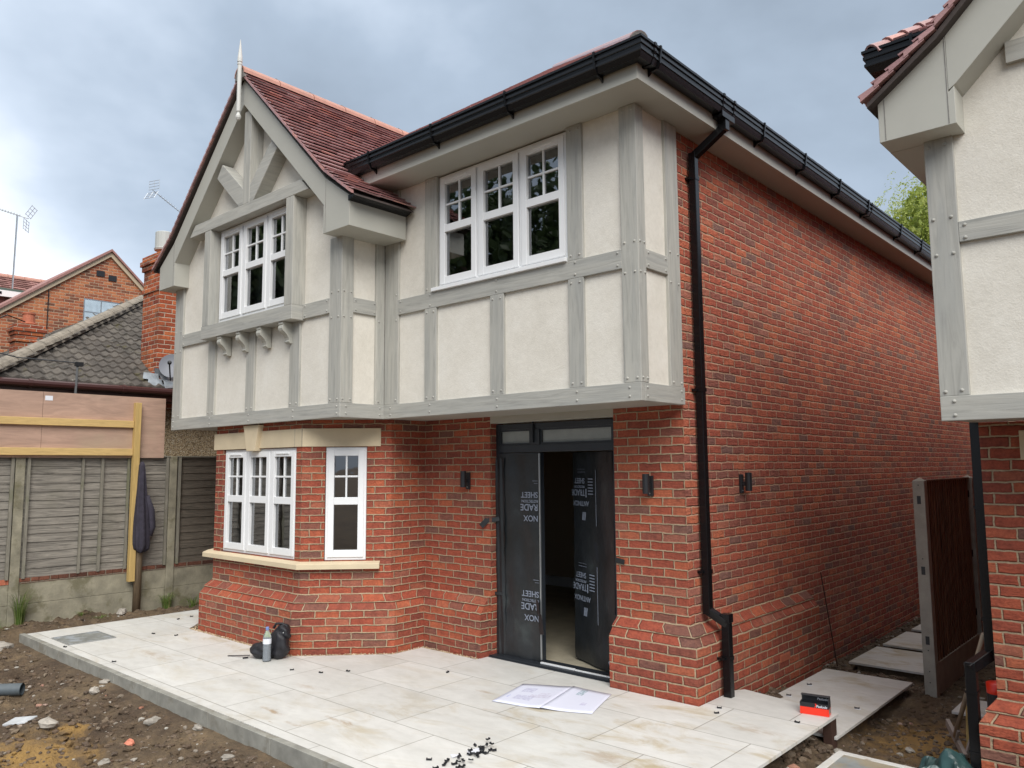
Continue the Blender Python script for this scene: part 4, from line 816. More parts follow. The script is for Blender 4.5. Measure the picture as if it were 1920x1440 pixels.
# main roof: hipped, tiled courses
MR = MB(); sp_ = .688; E0x, E0y, Ez = .365, -1.105, 5.108; run = 3.85
s_f = Vector((0, 1, sp_)); Lf = math.hypot(1, sp_)
tiles(MR, (-3.4, E0y, Ez), (1, 0, 0), s_f, E0x+3.4, 3.75*Lf, .10, .165, seed=6, clip=lambda u, s: (E0x-(-3.4+u)) > s/Lf+.10)
tiles(MR, (E0x, E0y, Ez), (0, 1, 0), (-1, 0, sp_), 14.6, 3.75*Lf, .10, .165, seed=7, clip=lambda u, s: u > s/Lf+.10)
ap = (E0x-run, E0y+run, Ez+run*sp_)
z_ = Ez-.004
MR.face([(E0x, E0y, z_), (E0x, 14.3, z_), (E0x-run, 14.3-run, ap[2]-.004), (ap[0], ap[1], ap[2]-.004)], [(.5, .5)]*4); MR.face([(-7.3, E0y+1.5, z_+1.5*sp_), (-3.3, E0y, z_), (E0x, E0y, z_), (ap[0], ap[1], ap[2]-.004)], [(.5, .5)]*4)
MR.face([(-7.3, E0y+1.5, z_), (ap[0], ap[1], ap[2]-.004), (E0x-run, 14.3-run, ap[2]-.004), (-7.3, 14.3, z_)], [(.5, .5)]*4); MR.face([(E0x, 14.3, z_), (-7.3, 14.3, z_), (E0x-run, 14.3-run, ap[2]-.004)], [(.5, .5)]*3)
mr_ = obj('main_roof', MR, 'tile', H, 'low hipped roof of red clay tiles behind the black gutter')
hp = MB(); hp.tube([(E0x-.05, E0y+.05, Ez+.032), (ap[0], ap[1], ap[2]-.005)], .075, 14); obj('hip_tile', hp, 'tile', mr_)
hm = MB(); hm.tube([(E0x-.035, E0y+.035, Ez+.022), (E0x-.052, E0y+.052, Ez+.033)], .070, 12); obj('hip_mortar', hm, 'mortar', mr_)
# fascia and soffit of the main eaves
fa = MB(); fa.xz([(-3.095, 4.862), (.28, 4.862), (.28, 5.03), (-3.27, 5.03)], -1.03, -1.005); fa.box(.255, .28, -1.004, 14.3, 4.862, 5.03); fa.box(.2805, .2825, 4.10, 4.106, 4.865, 5.0); obj('fascia', fa, 'sage', H, bevel=.002)
sf = MB(); sf.box(-3.13, .254, -1.004, -.601, 4.8625, 4.875); sf.box(-.02, .254, -.6005, 14.3, 4.8632, 4.876); sf.xz([(-3.11, 4.862), (-3.0, 4.862), (-3.25, 5.02), (-3.27, 5.02)], -1.003, -.9); obj('soffit', sf, 'soffit', H)
gc = [(-2.9+i*.95, -1.03, 1, 0, 0, -1) for i in range(4)]+[(.28, -.88+.0, 0, 1, 1, 0)]+[(.28, y, 0, 1, 1, 0) for y in (.99, 1.99, 3.0, 3.97, 5.3, 6.3, 7.3, 8.3, 9.3, 10.3)]
gu = gutter('gutter', [(-3.31, -1.03), (.28, -1.03), (.28, 14.3)], -1, 4.985, H, gc)
un = MB()
for y, wd in ((-.96, .03), (.17, .03), (.37, .03), (4.10, .02)):
    un.prism([(.28+o, y, 4.985+h) for o, h in [(.0, -.018), (.085, -.018), (.102, .03), (.112, .034), (.112, .056), (.104, .06), (.118, .084), (.118, .106), (.110, .112), (.124, .127), (.124, .153), (.10, .153), (0, .10)]], (0, wd, 0))
un.box(.285, .38, .17, .40, 4.94, 4.99); obj('gutter_union', un, 'black', gu)
# downpipe
dp = MB(); h = .0325
def sq(mb, p, q, w_=.065): mb.bar(p, q, w_, w_, (0, 1, 0) if abs((Vector(q)-Vector(p)).normalized().z) > .9 else (0, 0, 1))
sq(dp, (.335, .275, 4.98), (.335, .275, 4.845), .072); dp.bar((.335, .275, 4.875), (.062, .215, 4.665), .065, .065, (0, 1, 0)); sq(dp, (.058, .213, 4.70), (.058, .213, .66))
dp.bar((.058, .213, .69), (.215, .262, .585), .066, .066, (0, 1, 0)); dp.bar((.197, .22, .60), (.215, .32, .60), .07, .07) if False else None
sq(dp, (.200, .262, .645), (.200, .262, -.02), .068); dp.box(.16, .242, .222, .302, .60, .672)
dpo = obj('downpipe', dp, 'black', H, bevel=.004)
db = MB()
for z in (4.45, 2.55, 1.00): db.box(.0, .05, .155, .275, z, z+.022); db.box(.02, .095, .176, .25, z-.004, z+.03)
for z in (.30,): db.box(.136, .20, .195, .33, z, z+.02); db.box(.163, .238, .225, .299, z-.004, z+.03)
obj('pipe_bracket', db, 'black', dpo)

# windows
window(H, (-2.337, -.662), (1, 0), (0, -1), 3, .5475, 3.70, 4.85, 'three-light first floor window under the main eaves', sill=None)
mb = MB(); mb.box(-2.39, -.68, -.73, -.60, 3.664, 3.70); obj('window_sill', mb, 'white', H, bevel=.004)
window(H, (-5.66, -1.272), (1, 0), (0, -1), 3, .55, 3.70, 4.845, 'three-light window framed by the gable timbers', blind=True)
window(H, (-5.650, -1.128), (1, 0), (0, -1), 3, .516, .935, 2.135, 'three-light front window of the ground floor bay', room=False, blind=True)
dn = (-s2, -s2); o2 = (-3.964, -1.15)
window(H, (o2[0]+s2*.25-s2*.02, o2[1]+s2*.25+s2*.02), (s2, s2), (s2, -s2), 1, .435, .935, 2.135, 'narrow single-light window in the canted side of the bay', vents=(), room=False)
# lintel, keystone and sill stones of the bay
li = MB(); P1 = offset_path([(-5.885, -1.15), (-3.964, -1.15), (-3.964+s2*.838, -1.15+s2*.838)], .012, -1); P0 = offset_path([(-5.885, -1.15), (-3.964, -1.15), (-3.964+s2*.838, -1.15+s2*.838)], -.07, -1)
li.xy([P1[0], P1[1], P1[2], P0[2], P0[1], P0[0]], 2.142, 2.338); obj('stone_lintel', li, 'stone', H, bevel=.003)
lj = MB(); lj.obb((P1[1][0]+.001, P1[1][1]-.001, 2.24), (1, 0, 0), (0, 1, 0), (0, 0, 1), .002, .002, .095); lj.box(-4.10, -4.097, -1.1635, -1.15, 2.145, 2.335); obj('lintel_joint', lj, 'mortar', H)
ks = MB(); ks.xz([(-5.10, 2.41), (-4.76, 2.41), (-4.84, 2.112), (-5.02, 2.112)], -1.215, -1.10); obj('keystone', ks, 'stone', H, bevel=.005)
ss = MB(); path = [(-5.98, -1.15), (-3.964, -1.15), (-3.964+s2*.838, -1.15+s2*.838)]; spf = [(-.07, .935), (.0, .925), (.062, .905), (.070, .898), (.070, .850), (-.07, .850)]
sweep(ss, path, spf, -1, True); obj('stone_sill', ss, 'stone', H)

# entrance
DF = MB(); yd = .09
def dbx(x0, x1, z0, z1, y0=yd, y1=.16): DF.box(x0, x1, y0, y1, z0, z1)
dbx(-2.285, -2.225, .02, 2.348); dbx(-.795, -.735, .02, 2.348); dbx(-2.225, -.795, 2.29, 2.348); dbx(-2.225, -.795, 2.055, 2.132, yd+.001, .159); dbx(-1.80, -1.675, 2.132, 2.29, yd-.006, .158)
DF.box(-1.752, -1.742, .06, .085, 2.15, 2.43)
dfo = obj('door_frame', DF, 'frame_dark', H, 'anthracite door frame with two shallow lights above the doors', bevel=.004)
for a, b in ((-2.205, -1.82), (-1.655, -.815)):
    q = MB(); q.box(a, b, .118, .124, 2.15, 2.272); obj('pane', q, 'frost', dfo)
    e = MB()
    for bb in ((a-.02, a, .10, .13, 2.132, 2.29), (b, b+.02, .10, .13, 2.132, 2.29), (a, b, .10, .13, 2.272, 2.29), (a, b, .10, .13, 2.132, 2.15)): e.box(*bb)
    obj('glazing_bead', e, 'frame_dark', dfo)
th = MB(); th.box(-2.29, -.73, -.01, .20, -.02, .018); th.box(-2.29, -.73, -.035, -.01, -.02, .002); obj('threshold', th, 'frame_dark', H)
tw = MB(); tw.box(-1.66, -1.25, .045, .068, .018, .030); tw.box(-1.24, -.76, .042, .064, .018, .026); obj('threshold_strip', tw, 'white', H)
def wavy_sheet(name, o, d, n, W_, z0, z1, parent, seed, dep=.004):
    """protection sheet taped over a door leaf: slightly buckled"""
    mb = MB(); nx, nz = 14, 36; o = Vector(o); d = Vector(d).normalized(); n = Vector(n).normalized(); R = random.Random(seed); ph = R.random()*6
    g = lambda i, k: o+d*(W_*i/nx+(.006*math.sin(k*1.7+ph) if i in (0, nx) else 0))+n*(dep+.004*math.sin(i*.9+ph+k*.13)+.003*math.sin(k*.45+i*.3))+Vector((0, 0, z0+(z1-z0)*k/nz))
    V = [g(i, k) for k in range(nz+1) for i in range(nx+1)]; mb.mesh(V, [(k*(nx+1)+i, k*(nx+1)+i+1, (k+1)*(nx+1)+i+1, (k+1)*(nx+1)+i) for k in range(nz) for i in range(nx)])
    return obj(name, mb, 'sheet', parent, smooth=True)
L1 = obj('door_leaf', MB().box(-2.222, -1.672, .095, .150, .022, 2.05), 'frame_dark', H, 'closed left door leaf wrapped in black protection sheet')
wavy_sheet('protection_sheet', (-2.225, .094, 0), (1, 0, 0), (0, -1, 0), .535, .02, 2.04, L1, 1, .006)
wavy_sheet('protection_sheet', (-2.272, .088, 0), (1, 0, 0), (0, -1, 0), .125, .02, 2.0, L1, 5, .008)
es = MB(); es.box(-1.683, -1.671, .080, .094, .04, 2.04); obj('edge_strip', es, 'steel', L1)
def tape(pts, wd, parent, mat='sheet'):
    mb = MB()
    for a, b in zip(pts, pts[1:]):
        a, b = Vector(a), Vector(b); mb.bar(a, b, .003, wd, (0, 0, 1))
    return obj('tape', mb, mat, parent)
tape([(-2.30, -.012, 1.36), (-2.22, .078, 1.375)], .045, L1); tape([(-2.36, -.05, 1.30), (-2.30, -.012, 1.37)], .055, L1); tape([(-2.27, .06, .62), (-2.19, .075, .62)], .03, L1)
fl = MB(); fl.mesh([(-1.70, .075, .50), (-1.64, .05, .47), (-1.59, .02, .30), (-1.66, .04, .29), (-1.70, .07, .42)], ((0, 1, 2, 3, 4),)); fl.mesh([(-1.73, .07, .62), (-1.68, .05, .60), (-1.66, .045, .47), (-1.72, .07, .48)], ((0, 1, 2, 3),)); obj('loose_flap', fl, 'sheet', L1)
ld = Vector((-1.55+.83, .44-.115, 0)).normalized(); ldn = Vector((ld.y, -ld.x, 0)); ldn = ldn if ldn.y < 0 else -ldn; LW = .785; lo = Vector((-.815, .125, 0))
L2 = MB(); L2.obb(lo+ld*LW/2-ldn*.028+Vector((0, 0, 1.036)), ld, ldn, (0, 0, 1), LW/2, .027, 1.014); L2 = obj('door_leaf', L2, 'frame_dark', H, 'right door leaf standing ajar, wrapped in black protection sheet')
wavy_sheet('protection_sheet', lo+ld*(LW-.0), -ld, ldn, LW-.01, .025, 2.045, L2, 3, .005)
for sx_, sz_ in ((.055, .11),):
    kn = MB(); kn.ball(lo+ld*.08+ldn*.02+Vector((0, 0, .12)), (.03, .02, .022), 7, 5, jit=.2); obj('torn_tape', kn, 'print', L2)
tape([(-.775, .07, 1.07), (-.72, -.012, 1.075), (-.62, -.018, 1.06)], .045, L2); tape([(-.80, .06, .56), (-.74, .03, .575)], .02, L2)
def print_block(parent, org, xd, yd_, nm, s=1.0, full=True):
    """the sheet's lettering, upside down as it hangs"""
    o = Vector(org); x = Vector(xd).normalized(); y = Vector(yd_).normalized(); P = lambda a, b: o+x*a*s+y*b*s
    text('lettering', 'ANTINOX', .062*s, 'print', P(0, .235), x, y, parent, spacing=1.0)
    text('lettering', 'TRADE', .078*s, 'print', P(.065, .135), x, y, parent)
    text('lettering', 'PROTECTION', .031*s, 'print', P(.07, .098), x, y, parent)
    text('lettering', 'SHEET', .066*s, 'print', P(.07, .035), x, y, parent)
    k = MB(); k.bar(P(.045, .125), P(.045, .20), .005, .008); k.bar(P(.06, -.02), P(.20, -.02), .003, .003); k.bar(P(.06, -.045), P(.20, -.045), .002, .002)
    if full:
        for i in range(6): k.bar(P(-.075, .04+i*.026), P(.01, .04+i*.026), .003, .010)
        for q in range(3): k.bar(P(.06+q*.022, .33), P(.075+q*.02, .40), .004, .012)
        k.bar(P(-.125, -.04), P(-.125, .44), .003, .003)
    obj('lettering', k, 'print', parent)
yl = .0825
for zt in (1.745, .775):
    o = Vector((-1.685, yl-.003, zt)); x = Vector((-1, 0, 0)); y = Vector((0, 0, -1))
    # the block runs off the edge of the leaf: only its end is there
    for s_, sz_, dz, dx_ in (('SHEET', .080, .020, .0), ('PROTECTION', .038, .097, -.005), ('TRADE', .092, .140, -.03), ('NOX', .082, .252, .0)):
        tx = {'SHEET': 'SHEET', 'PROTECTION': 'ROTECTION', 'TRADE': 'RADE', 'NOX': 'NOX'}[s_]
        text('lettering', tx, sz_, 'print', Vector((-1.690, yl-.011, zt-.07-dz)), x, y, L1)
    k = MB(); k.box(-1.76, -1.69, yl-.012, yl-.0105, zt+.02, zt+.024); k.box(-1.74, -1.69, yl-.012, yl-.0105, zt-.004, zt-.001); obj('lettering', k, 'print', L1)
for zt in (1.80, .88):
    o = lo+ld*(.45)+ldn*.016+Vector((0, 0, zt+.03)); print_block(L2, o, ld, (0, 0, -1), 'x', 1.12)
# hallway behind the doors
hl = MB()
for q in ([(-2.6, .17, 0), (-.6, .17, 0), (-.6, 4.2, 0), (-2.6, 4.2, 0)],): hl.face([(x-.0, y, .005) for x, y, z in q])
hl.face([(-6.5, .17, .004), (-2.6, .17, .004), (-2.6, 4.2, .004), (-6.5, 4.2, .004)]); hl.face([(-6.5, .17, .003), (-3.29, .17, .003), (-3.29, -.47, .003), (-3.97, -1.14, .003), (-5.84, -1.14, .003), (-6.5, -.48, .003)])
obj('hall_floor', hl, 'floor_in', H)
hw = MB(); hw.face([(-6.5, 4.1, 0), (-.6, 4.1, 0), (-.6, 4.1, 2.4), (-6.5, 4.1, 2.4)]); hw.face([(-.6, .17, 0), (-.6, 4.1, 0), (-.6, 4.1, 2.4), (-.6, .17, 2.4)]); hw.face([(-6.5, .17, 0), (-6.5, 4.1, 0), (-6.5, 4.1, 2.4), (-6.5, .17, 2.4)]); hw.face([(-6.5, .17, 2.41), (-.6, .17, 2.41), (-.6, 4.1, 2.41), (-6.5, 4.1, 2.41)]); hw.face([(-6.5, -.47, 2.411), (-5.84, -1.14, 2.411), (-3.97, -1.14, 2.411), (-3.30, -.47, 2.411), (-3.30, .17, 2.411), (-6.5, .17, 2.411)]); hw.face([(-3.29, .175, 0), (-2.28, .175, 0), (-2.28, .175, 2.4), (-3.29, .175, 2.4)]); obj('hall_wall', hw, 'interior', H)
sk = MB(); sk.box(-5.1, -.62, 4.075, 4.098, .005, .16); obj('skirting_board', sk, 'white', H)
sw = MB(); sw.box(-3.66, -3.51, 4.09, 4.10, 1.52, 1.66); sw.box(-3.46, -3.31, 4.09, 4.10, 1.52, 1.66); obj('wall_switch', sw, 'black', H)
# wall lamps
def lamp(px, py, pz, n, t, lab):
    n = Vector(n); t = Vector(t); P = Vector((px, py, pz)); m = MB()
    m.obb(P+n*.012, t, n, (0, 0, 1), .027, .012, .088); m.obb(P+n*.04, t, n, (0, 0, 1), .012, .03, .02)
    q = obj('wall_lamp', m, 'blackmat', H, lab, bevel=.004)
    c = MB(); A = P+n*.085+Vector((0, 0, .022)); c.lathe((A.x, A.y, A.z-.088), [(.031, 0), (.031, .17), (.024, .17), (.024, .160)], 16); obj('lamp_body', c, 'blackmat', q)
    b = MB(); b.ball(P+n*.026+Vector((0, 0, -.065)), .005, 6, 4); obj('screw', b, 'steel', q)
lamp(-2.585, 0, 1.765, (0, -1, 0), (1, 0, 0), 'black up-and-down lamp on the brick wall left of the doors')
lamp(-.335, 0, 1.735, (0, -1, 0), (1, 0, 0), 'black up-and-down lamp on the brick pier right of the doors')
lamp(0, 1.02, 1.735, (1, 0, 0), (0, 1, 0), 'black up-and-down lamp on the side wall past the downpipe')

# ------------------------------------------------------------------ the second new house, on the right
H2 = thing('detached_house', 'second half-timbered new house, cut off by the right edge of the picture', 'house', (4, 3, -.25))
D2 = -.253
cx2, yb2 = 4.02, -.785
def O2(name, mb, mat, lab=None, bevel=0): return obj(name, mb, mat, H2, lab, bevel=bevel)
w = MB(); wall(w, (2.178, .11), (1, 0), .567, -.5, 2.18, u0=2.07); wall(w, (2.745, .11), (s2, -s2), .55, -.5, 2.18, u0=2.64); wall(w, (3.134, -.279), (1, 0), 2.6, -.5, 2.18, u0=3.19); O2('front_wall', w, 'brick')
w = MB(); wall(w, (2.178, .11), (0, 1), 13.5, -.5, 4.7, u0=0); O2('side_wall', w, 'brick_rough_lit')
w = MB(); plinth(w, [(2.178, 1.6), (2.178, .11), (2.42, .11), (2.81, -.279), (5.6, -.279)], [-.5, 2.07, 2.31, 2.86, 5.6], -1, [(o*.72, z) for o, z in PROF], D2+.05); O2('plinth', w, 'brick')
lt = MB(); lt.box(2.41, 3.2, .085, .15, 1.93, 2.12); O2('stone_lintel', lt, 'stone', bevel=.003)
rp = MB(); rp.box(2.14, 6.4, -.572, -.50, 2.25, 4.05); rp.xz([(2.14, 4.0501), (5.9, 4.0501), (cx2, 5.95)], -.572, -.50); rp.box(2.138, 2.15, -.5, .11, 2.25, 4.6); O2('render_panel', rp, 'render')
def T2(kind, b, pg, nm):
    mb = MB(); mb.box(*b); pegs(mb, [(x, b[2], z) for x, z in pg], (0, -1, 0), .0125); O2(nm, mb, 'timber_v' if kind == 'v' else 'timber_h', bevel=.004)
T2('h', (2.122, 6.4, -.603, -.55, 2.167, 2.318), [(2.20, 2.20), (2.20, 2.285), (2.98, 2.2), (2.98, 2.285)], 'bottom_beam')
T2('v', (2.122, 2.285, -.600, -.55, 2.318, 3.96), [(2.155, 2.345), (2.245, 2.35), (2.155, 3.20), (2.25, 3.20), (2.15, 3.43), (2.25, 3.43), (2.15, 3.90), (2.24, 3.90)], 'corner_post')
T2('h', (2.285, 6.4, -.601, -.55, 3.262, 3.392), [(2.32, 3.285), (2.32, 3.365), (2.9, 3.285), (2.9, 3.365)], 'middle_beam')
T2('v', (2.90, 3.07, -.600, -.55, 2.318, 3.262), [(2.93, 2.35), (3.03, 2.35)], 'post')
jf = MB(); jf.box(2.13, 6.4, -.575, .13, 2.185, 2.20); O2('jetty_soffit', jf, 'soffit')
bx2 = 1.914; k2x, k2z = 2.32, 4.505; az2 = k2z+(cx2-k2x)*1.0
e = MB(); e.xz([(cx2, az2), (k2x, k2z), (k2x, 4.16), (2.362, 4.19), (cx2, 4.19+(cx2-2.362)*1.0)], yb2, -.55); O2('bargeboard', e, 'sage', bevel=.003)
e = MB(); e.xz([(k2x-.0005, k2z), (bx2, 4.20), (bx2, 3.945), (2.352, 3.945), (2.352, 4.18), (k2x-.0005, 4.15)], yb2+.002, -.56); O2('boxed_eave', e, 'sage', bevel=.003)
e = MB(); e.box(bx2, 2.352, -.558, .35, 3.945, 3.965); e.box(bx2, bx2+.02, -.558, .35, 3.965, 4.20); O2('eave_soffit', e, 'soffit')
for a in (2.312, 1.952): sm = MB(); sm.box(a, a+.0035, yb2-.0008, yb2+.004, 3.955, 4.22 if a < 2 else 4.495); O2('joint_line', sm, 'mortar')
e = MB(); e.xz([(cx2+.0005, az2), (2*cx2-k2x, k2z), (2*cx2-bx2, 4.2), (2*cx2-bx2, 3.945), (2*cx2-2.352, 3.945), (2*cx2-2.352, 4.19), (cx2+.0005, 4.19+(cx2-2.362))], yb2, -.55); O2('bargeboard', e, 'sage')
sb_ = MB(); sb_.prism([(2.60, -.56, 4.43), (2.60, -.56, 4.30), (3.6, -.56, 4.30), (3.6, -.56, 4.43)], (0, -.05, 0)); O2('tie_beam', sb_, 'timber_h')
t2 = MB(); kxx, kzz = 2.29, 4.56; exx, ezz = 1.84, 4.225
tiles(t2, (kxx, -.86, kzz), (0, 1, 0), (cx2-kxx, 0, (cx2-kxx)*1.0), 1.6, 2.4,   .106, .165, seed=12); tiles(t2, (exx, -.86, ezz), (0, 1, 0), (kxx-exx, 0, kzz-ezz), 1.15, math.hypot(kxx-exx, kzz-ezz),   .106, .165, seed=13)
vt = MB()
for (A, Bv, n) in (((exx, ezz), (kxx, kzz), 5), ((kxx, kzz), (cx2, kzz+cx2-kxx), 21)):
    for k in range(n):
        t0, t1 = k/n, (k+1.3)/n; xa, za = A[0]+(Bv[0]-A[0])*t0, A[1]+(Bv[1]-A[1])*t0; xb, zb = A[0]+(Bv[0]-A[0])*min(t1, 1), A[1]+(Bv[1]-A[1])*min(t1, 1); dz = .02
        vt.mesh([(xa, -.885, za-dz), (xa, -.885, za+.014), (xb, -.88, zb-.004), (xb, -.88, zb-.034), (xa, -.84, za-dz), (xa, -.84, za+.014), (xb, -.84, zb-.004), (xb, -.84, zb-.034)], ((0, 1, 2, 3), (4, 7, 6, 5), (0, 4, 5, 1), (0, 3, 7, 4), (1, 5, 6, 2)), (k+.5, 77.5+n))
r2o = O2('gable_roof', t2, 'tile'); obj('verge_tile', vt, 'tile', r2o)
uc = MB(); uc.prism([(exx+.03, -.855, ezz-.03), (kxx, -.855, kzz-.045), (cx2, -.855, kzz+cx2-kxx-.045), (cx2, -.855, kzz+cx2-kxx-.08), (kxx, -.855, kzz-.085), (exx+.03, -.855, ezz-.06)], (0, 1.4, 0)); obj('undercloak', uc, 'under', r2o)
gutter('gutter', [(3.6, -.36), (1.86, -.36), (1.86, 14)], 1, 4.60, H2, [(1.86, .3+i, 0, 1, -1, 0) for i in range(8)]+[(2.05, -.36, 1, 0, 0, -1)])
mrf = MB(); tiles(mrf, (1.78, -.44, 4.735), (1, 0, 0), (0, 1, .68), 3.2, 1.8, .10, .165, seed=15, clip=lambda u, s: u > s*.8+.09); tiles(mrf, (1.78, -.44, 4.735), (0, 1, 0), (1, 0, .68), 12, 1.8, .10, .165, seed=16, clip=lambda u, s: u > s*.8+.09)
m2r = obj('main_roof', mrf, 'tile', H2); hp = MB(); half_tube(hp, (1.80, -.42, 4.71), (3.5, 1.28, 4.71+1.70*.68), .075, .125, 8, uvoff=60, flare=1.18); obj('hip_tile', hp, 'tile', m2r)
fm = MB(); fm.box(1.861, 1.89, -.33, 14, 4.48, 4.66); fm.box(1.891, 2.13, -.33, 14, 4.482, 4.495); fm.box(1.861, 4, -.36, -.331, 4.48, 4.66); fm.box(1.9, 4, -.33, .1, 4.4825, 4.495); O2('fascia', fm, 'sage')
d2 = MB(); d2.bar((2.143, .20, 4.4), (2.143, .20, .62), .066, .066, (0, 1, 0)); d2.bar((2.143, .20, .65), (2.030, .055, .555), .066, .066, (0, 0, 1)); d2.bar((2.043, .075, .60), (2.043, .075, -.36), .066, .066, (0, 1, 0))
dd = O2('downpipe', d2, 'black', bevel=.004)
db = MB(); 
for z in (.86, 1.6): db.box(2.105, 2.178, .16, .24, z, z+.02)
for z in (.40, .02): db.box(2.005, 2.081, .037, .113, z, z+.014)
obj('pipe_bracket', db, 'black', dd)

# ------------------------------------------------------------------ timber and concrete side screen between the houses
FS = thing('side_fence', 'dark slatted fence panel between grey concrete posts standing in the side passage', 'fence', (1.215, 3.2, -.25))
def cpost(x, y, z0, z1, par, nm='concrete_post'):
    p = MB(); h = .052; p.box(x-h, x+h, y-h, y+h, z0, z1-.02); p.mesh([(x-h, y-h, z1-.0199), (x+h, y-h, z1-.0199), (x+h, y+h, z1-.0199), (x-h, y+h, z1-.0199), (x, y, z1+.012)], ((0, 1, 4), (1, 2, 4), (2, 3, 4), (3, 0, 4)))
    o = obj(nm, p, 'conc_new', par, bevel=.004)
    hs = MB()
    for z in (z1-.20, z1-.86, z1-1.50): hq = MB(); hq.box(x-.018, x+.016, y-h-.0012, y-h+.01, z-.038, z+.038); obj('slot', hq, 'blackmat', o)
    for z in (z1-.06, z1-.75, z1-.76-.83, z1-1.78, z1-1.88): hs = MB(); hs.box(x-.005, x+.005, y-h-.0012, y-h+.01, z-.005, z+.005); obj('bolt_hole', hs, 'blackmat', o)
    return o
cpost(1.215, 2.30, -.35, 1.765, FS); cpost(1.215, 4.22, -.35, 1.765, FS)
gb = MB(); gb.box(1.19, 1.24, 2.353, 4.167, -.26, .03); obj('gravel_board', gb, 'conc_new', FS, bevel=.003)
sp_p = MB(); y = 2.356; k = 0
while y < 4.14: sp_p.box(1.205-.006*(k % 2), 1.232-.005*(k % 3), y, y+.026, .032, 1.735); y += .030; k += 1
sp_p.box(1.195, 1.204, 2.356, 4.16, .032, 1.73); obj('slatted_panel', sp_p, 'slat', FS)
cr = MB(); cr.box(1.19, 1.243, 2.354, 4.166, 1.736, 1.752); obj('capping_rail', cr, 'slat', FS)

# ------------------------------------------------------------------ lower paving slabs in the passage
def slab(x0, x1, y0, y1, z, lab, rot=0):
    m = MB(); m.box(x0, x1, y0, y1, z-.022, z); o = obj('paving_slab', m, 'slabm', None, lab, cat='paving slab', group='loose paving slabs laid along the side passage', bevel=.002); return o
slab(.235, 1.055, .30, 1.292, -.150, 'muddy cream slab stained brown, just behind the corner with the open red box')
slab(.235, 1.052, 1.297, 2.29, -.1505, 'clean-edged cream slab with one brown smear, its far edge facing the rubble gap')
slab(.290, 1.12, 2.79, 3.70, -.165, 'mud-smeared cream slab beyond the rubble gap, beside the foot of the slatted fence')
slab(.290, 1.12, 3.92, 4.83, -.175, 'mud-smeared cream slab farther up the passage, partly hidden by the concrete fence post')
slab(.290, 1.12, 5.05, 5.95, -.18, 'small corner of pale slab, the farthest one seen along the side wall')
pads = MB()
for x0, x1, y0, y1 in ((.33, .97, .36, 2.2), (.36, 1.05, 2.84, 3.65), (.36, 1.05, 3.97, 4.78), (.36, 1.0, 5.1, 5.9)): pads.box(x0, x1, y0, y1, -.34, -.185 if y0 > 2.5 else -.1735)
pads.box(.3, 1.0, .62, .70, -.3, -.175); obj('slab_bed', pads, 'mud', kind='structure')
# prop under the corner of the paving
pr_ = MB(); pr_.box(.965, 1.035, .26, .36, -.32, -.0225); obj('timber_prop', pr_, 'rust', None, 'short brown prop under the paving corner, directly below the open red box', cat='prop', bevel=.004)
# inspection cover by the mud
ic = thing('inspection_cover', 'grey inspection cover with a muddy cream rim at the bottom edge of the picture', 'cover', (1.5, -.2, -.13))
m = MB(); X0, X1, Y0, Y1 = 1.165, 1.95, -.70, .03; m.box(X0, X1, Y1-.055, Y1, -.19, -.148); m.box(X0, X0+.055, Y0, Y1-.055, -.19, -.148); m.box(X1-.055, X1, Y0, Y1-.055, -.19, -.148); m.box(X0+.055, X1-.055, Y0, Y0+.055, -.19, -.148); obj('rim', m, 'slabm', ic, bevel=.002)
m = MB(); m.box(X0+.056, X1-.056, Y0+.056, Y1-.056, -.19, -.152); obj('plate', m, plain('muddy_grey_plate', (.25, .27, .27), .5, .3, 7, .2, 30, stain=((.33, .26, .15), 4, .5, .7)), ic)
# recessed cover frame in the paving, far left
mt = thing('recessed_cover', 'galvanised recessed cover tray set flush in the paving at its left corner', 'cover', (-6.45, -2.36, 0))
m = MB(); X0, X1, Y0, Y1 = -6.71, -6.165, -2.62, -2.12
m.box(X0+.004, X1-.004, Y0+.004, Y1-.004, .0008, .0045); obj('tray', m, plain('tray_mortar', (.20, .205, .19), .7, .3, 9, .3, 40, stain=((.30, .33, .36), 5, .48, .9)), mt)
m = MB(); 
for b in ((X0, X1, Y0, Y0+.008), (X0, X1, Y1-.008, Y1), (X0, X0+.008, Y0+.008, Y1-.008), (X1-.008, X1, Y0+.008, Y1-.008)): m.box(*b, .001, .009)
obj('tray_edge', m, 'steel', mt)
# rod against the side wall
m = MB(); m.tube([(.10, 2.63, .76), (.2, 2.72, -.25)], .0055, 6); obj('steel_rod', m, 'rust', None, 'thin rusty rod leaning upright against the brick side wall', cat='rod')

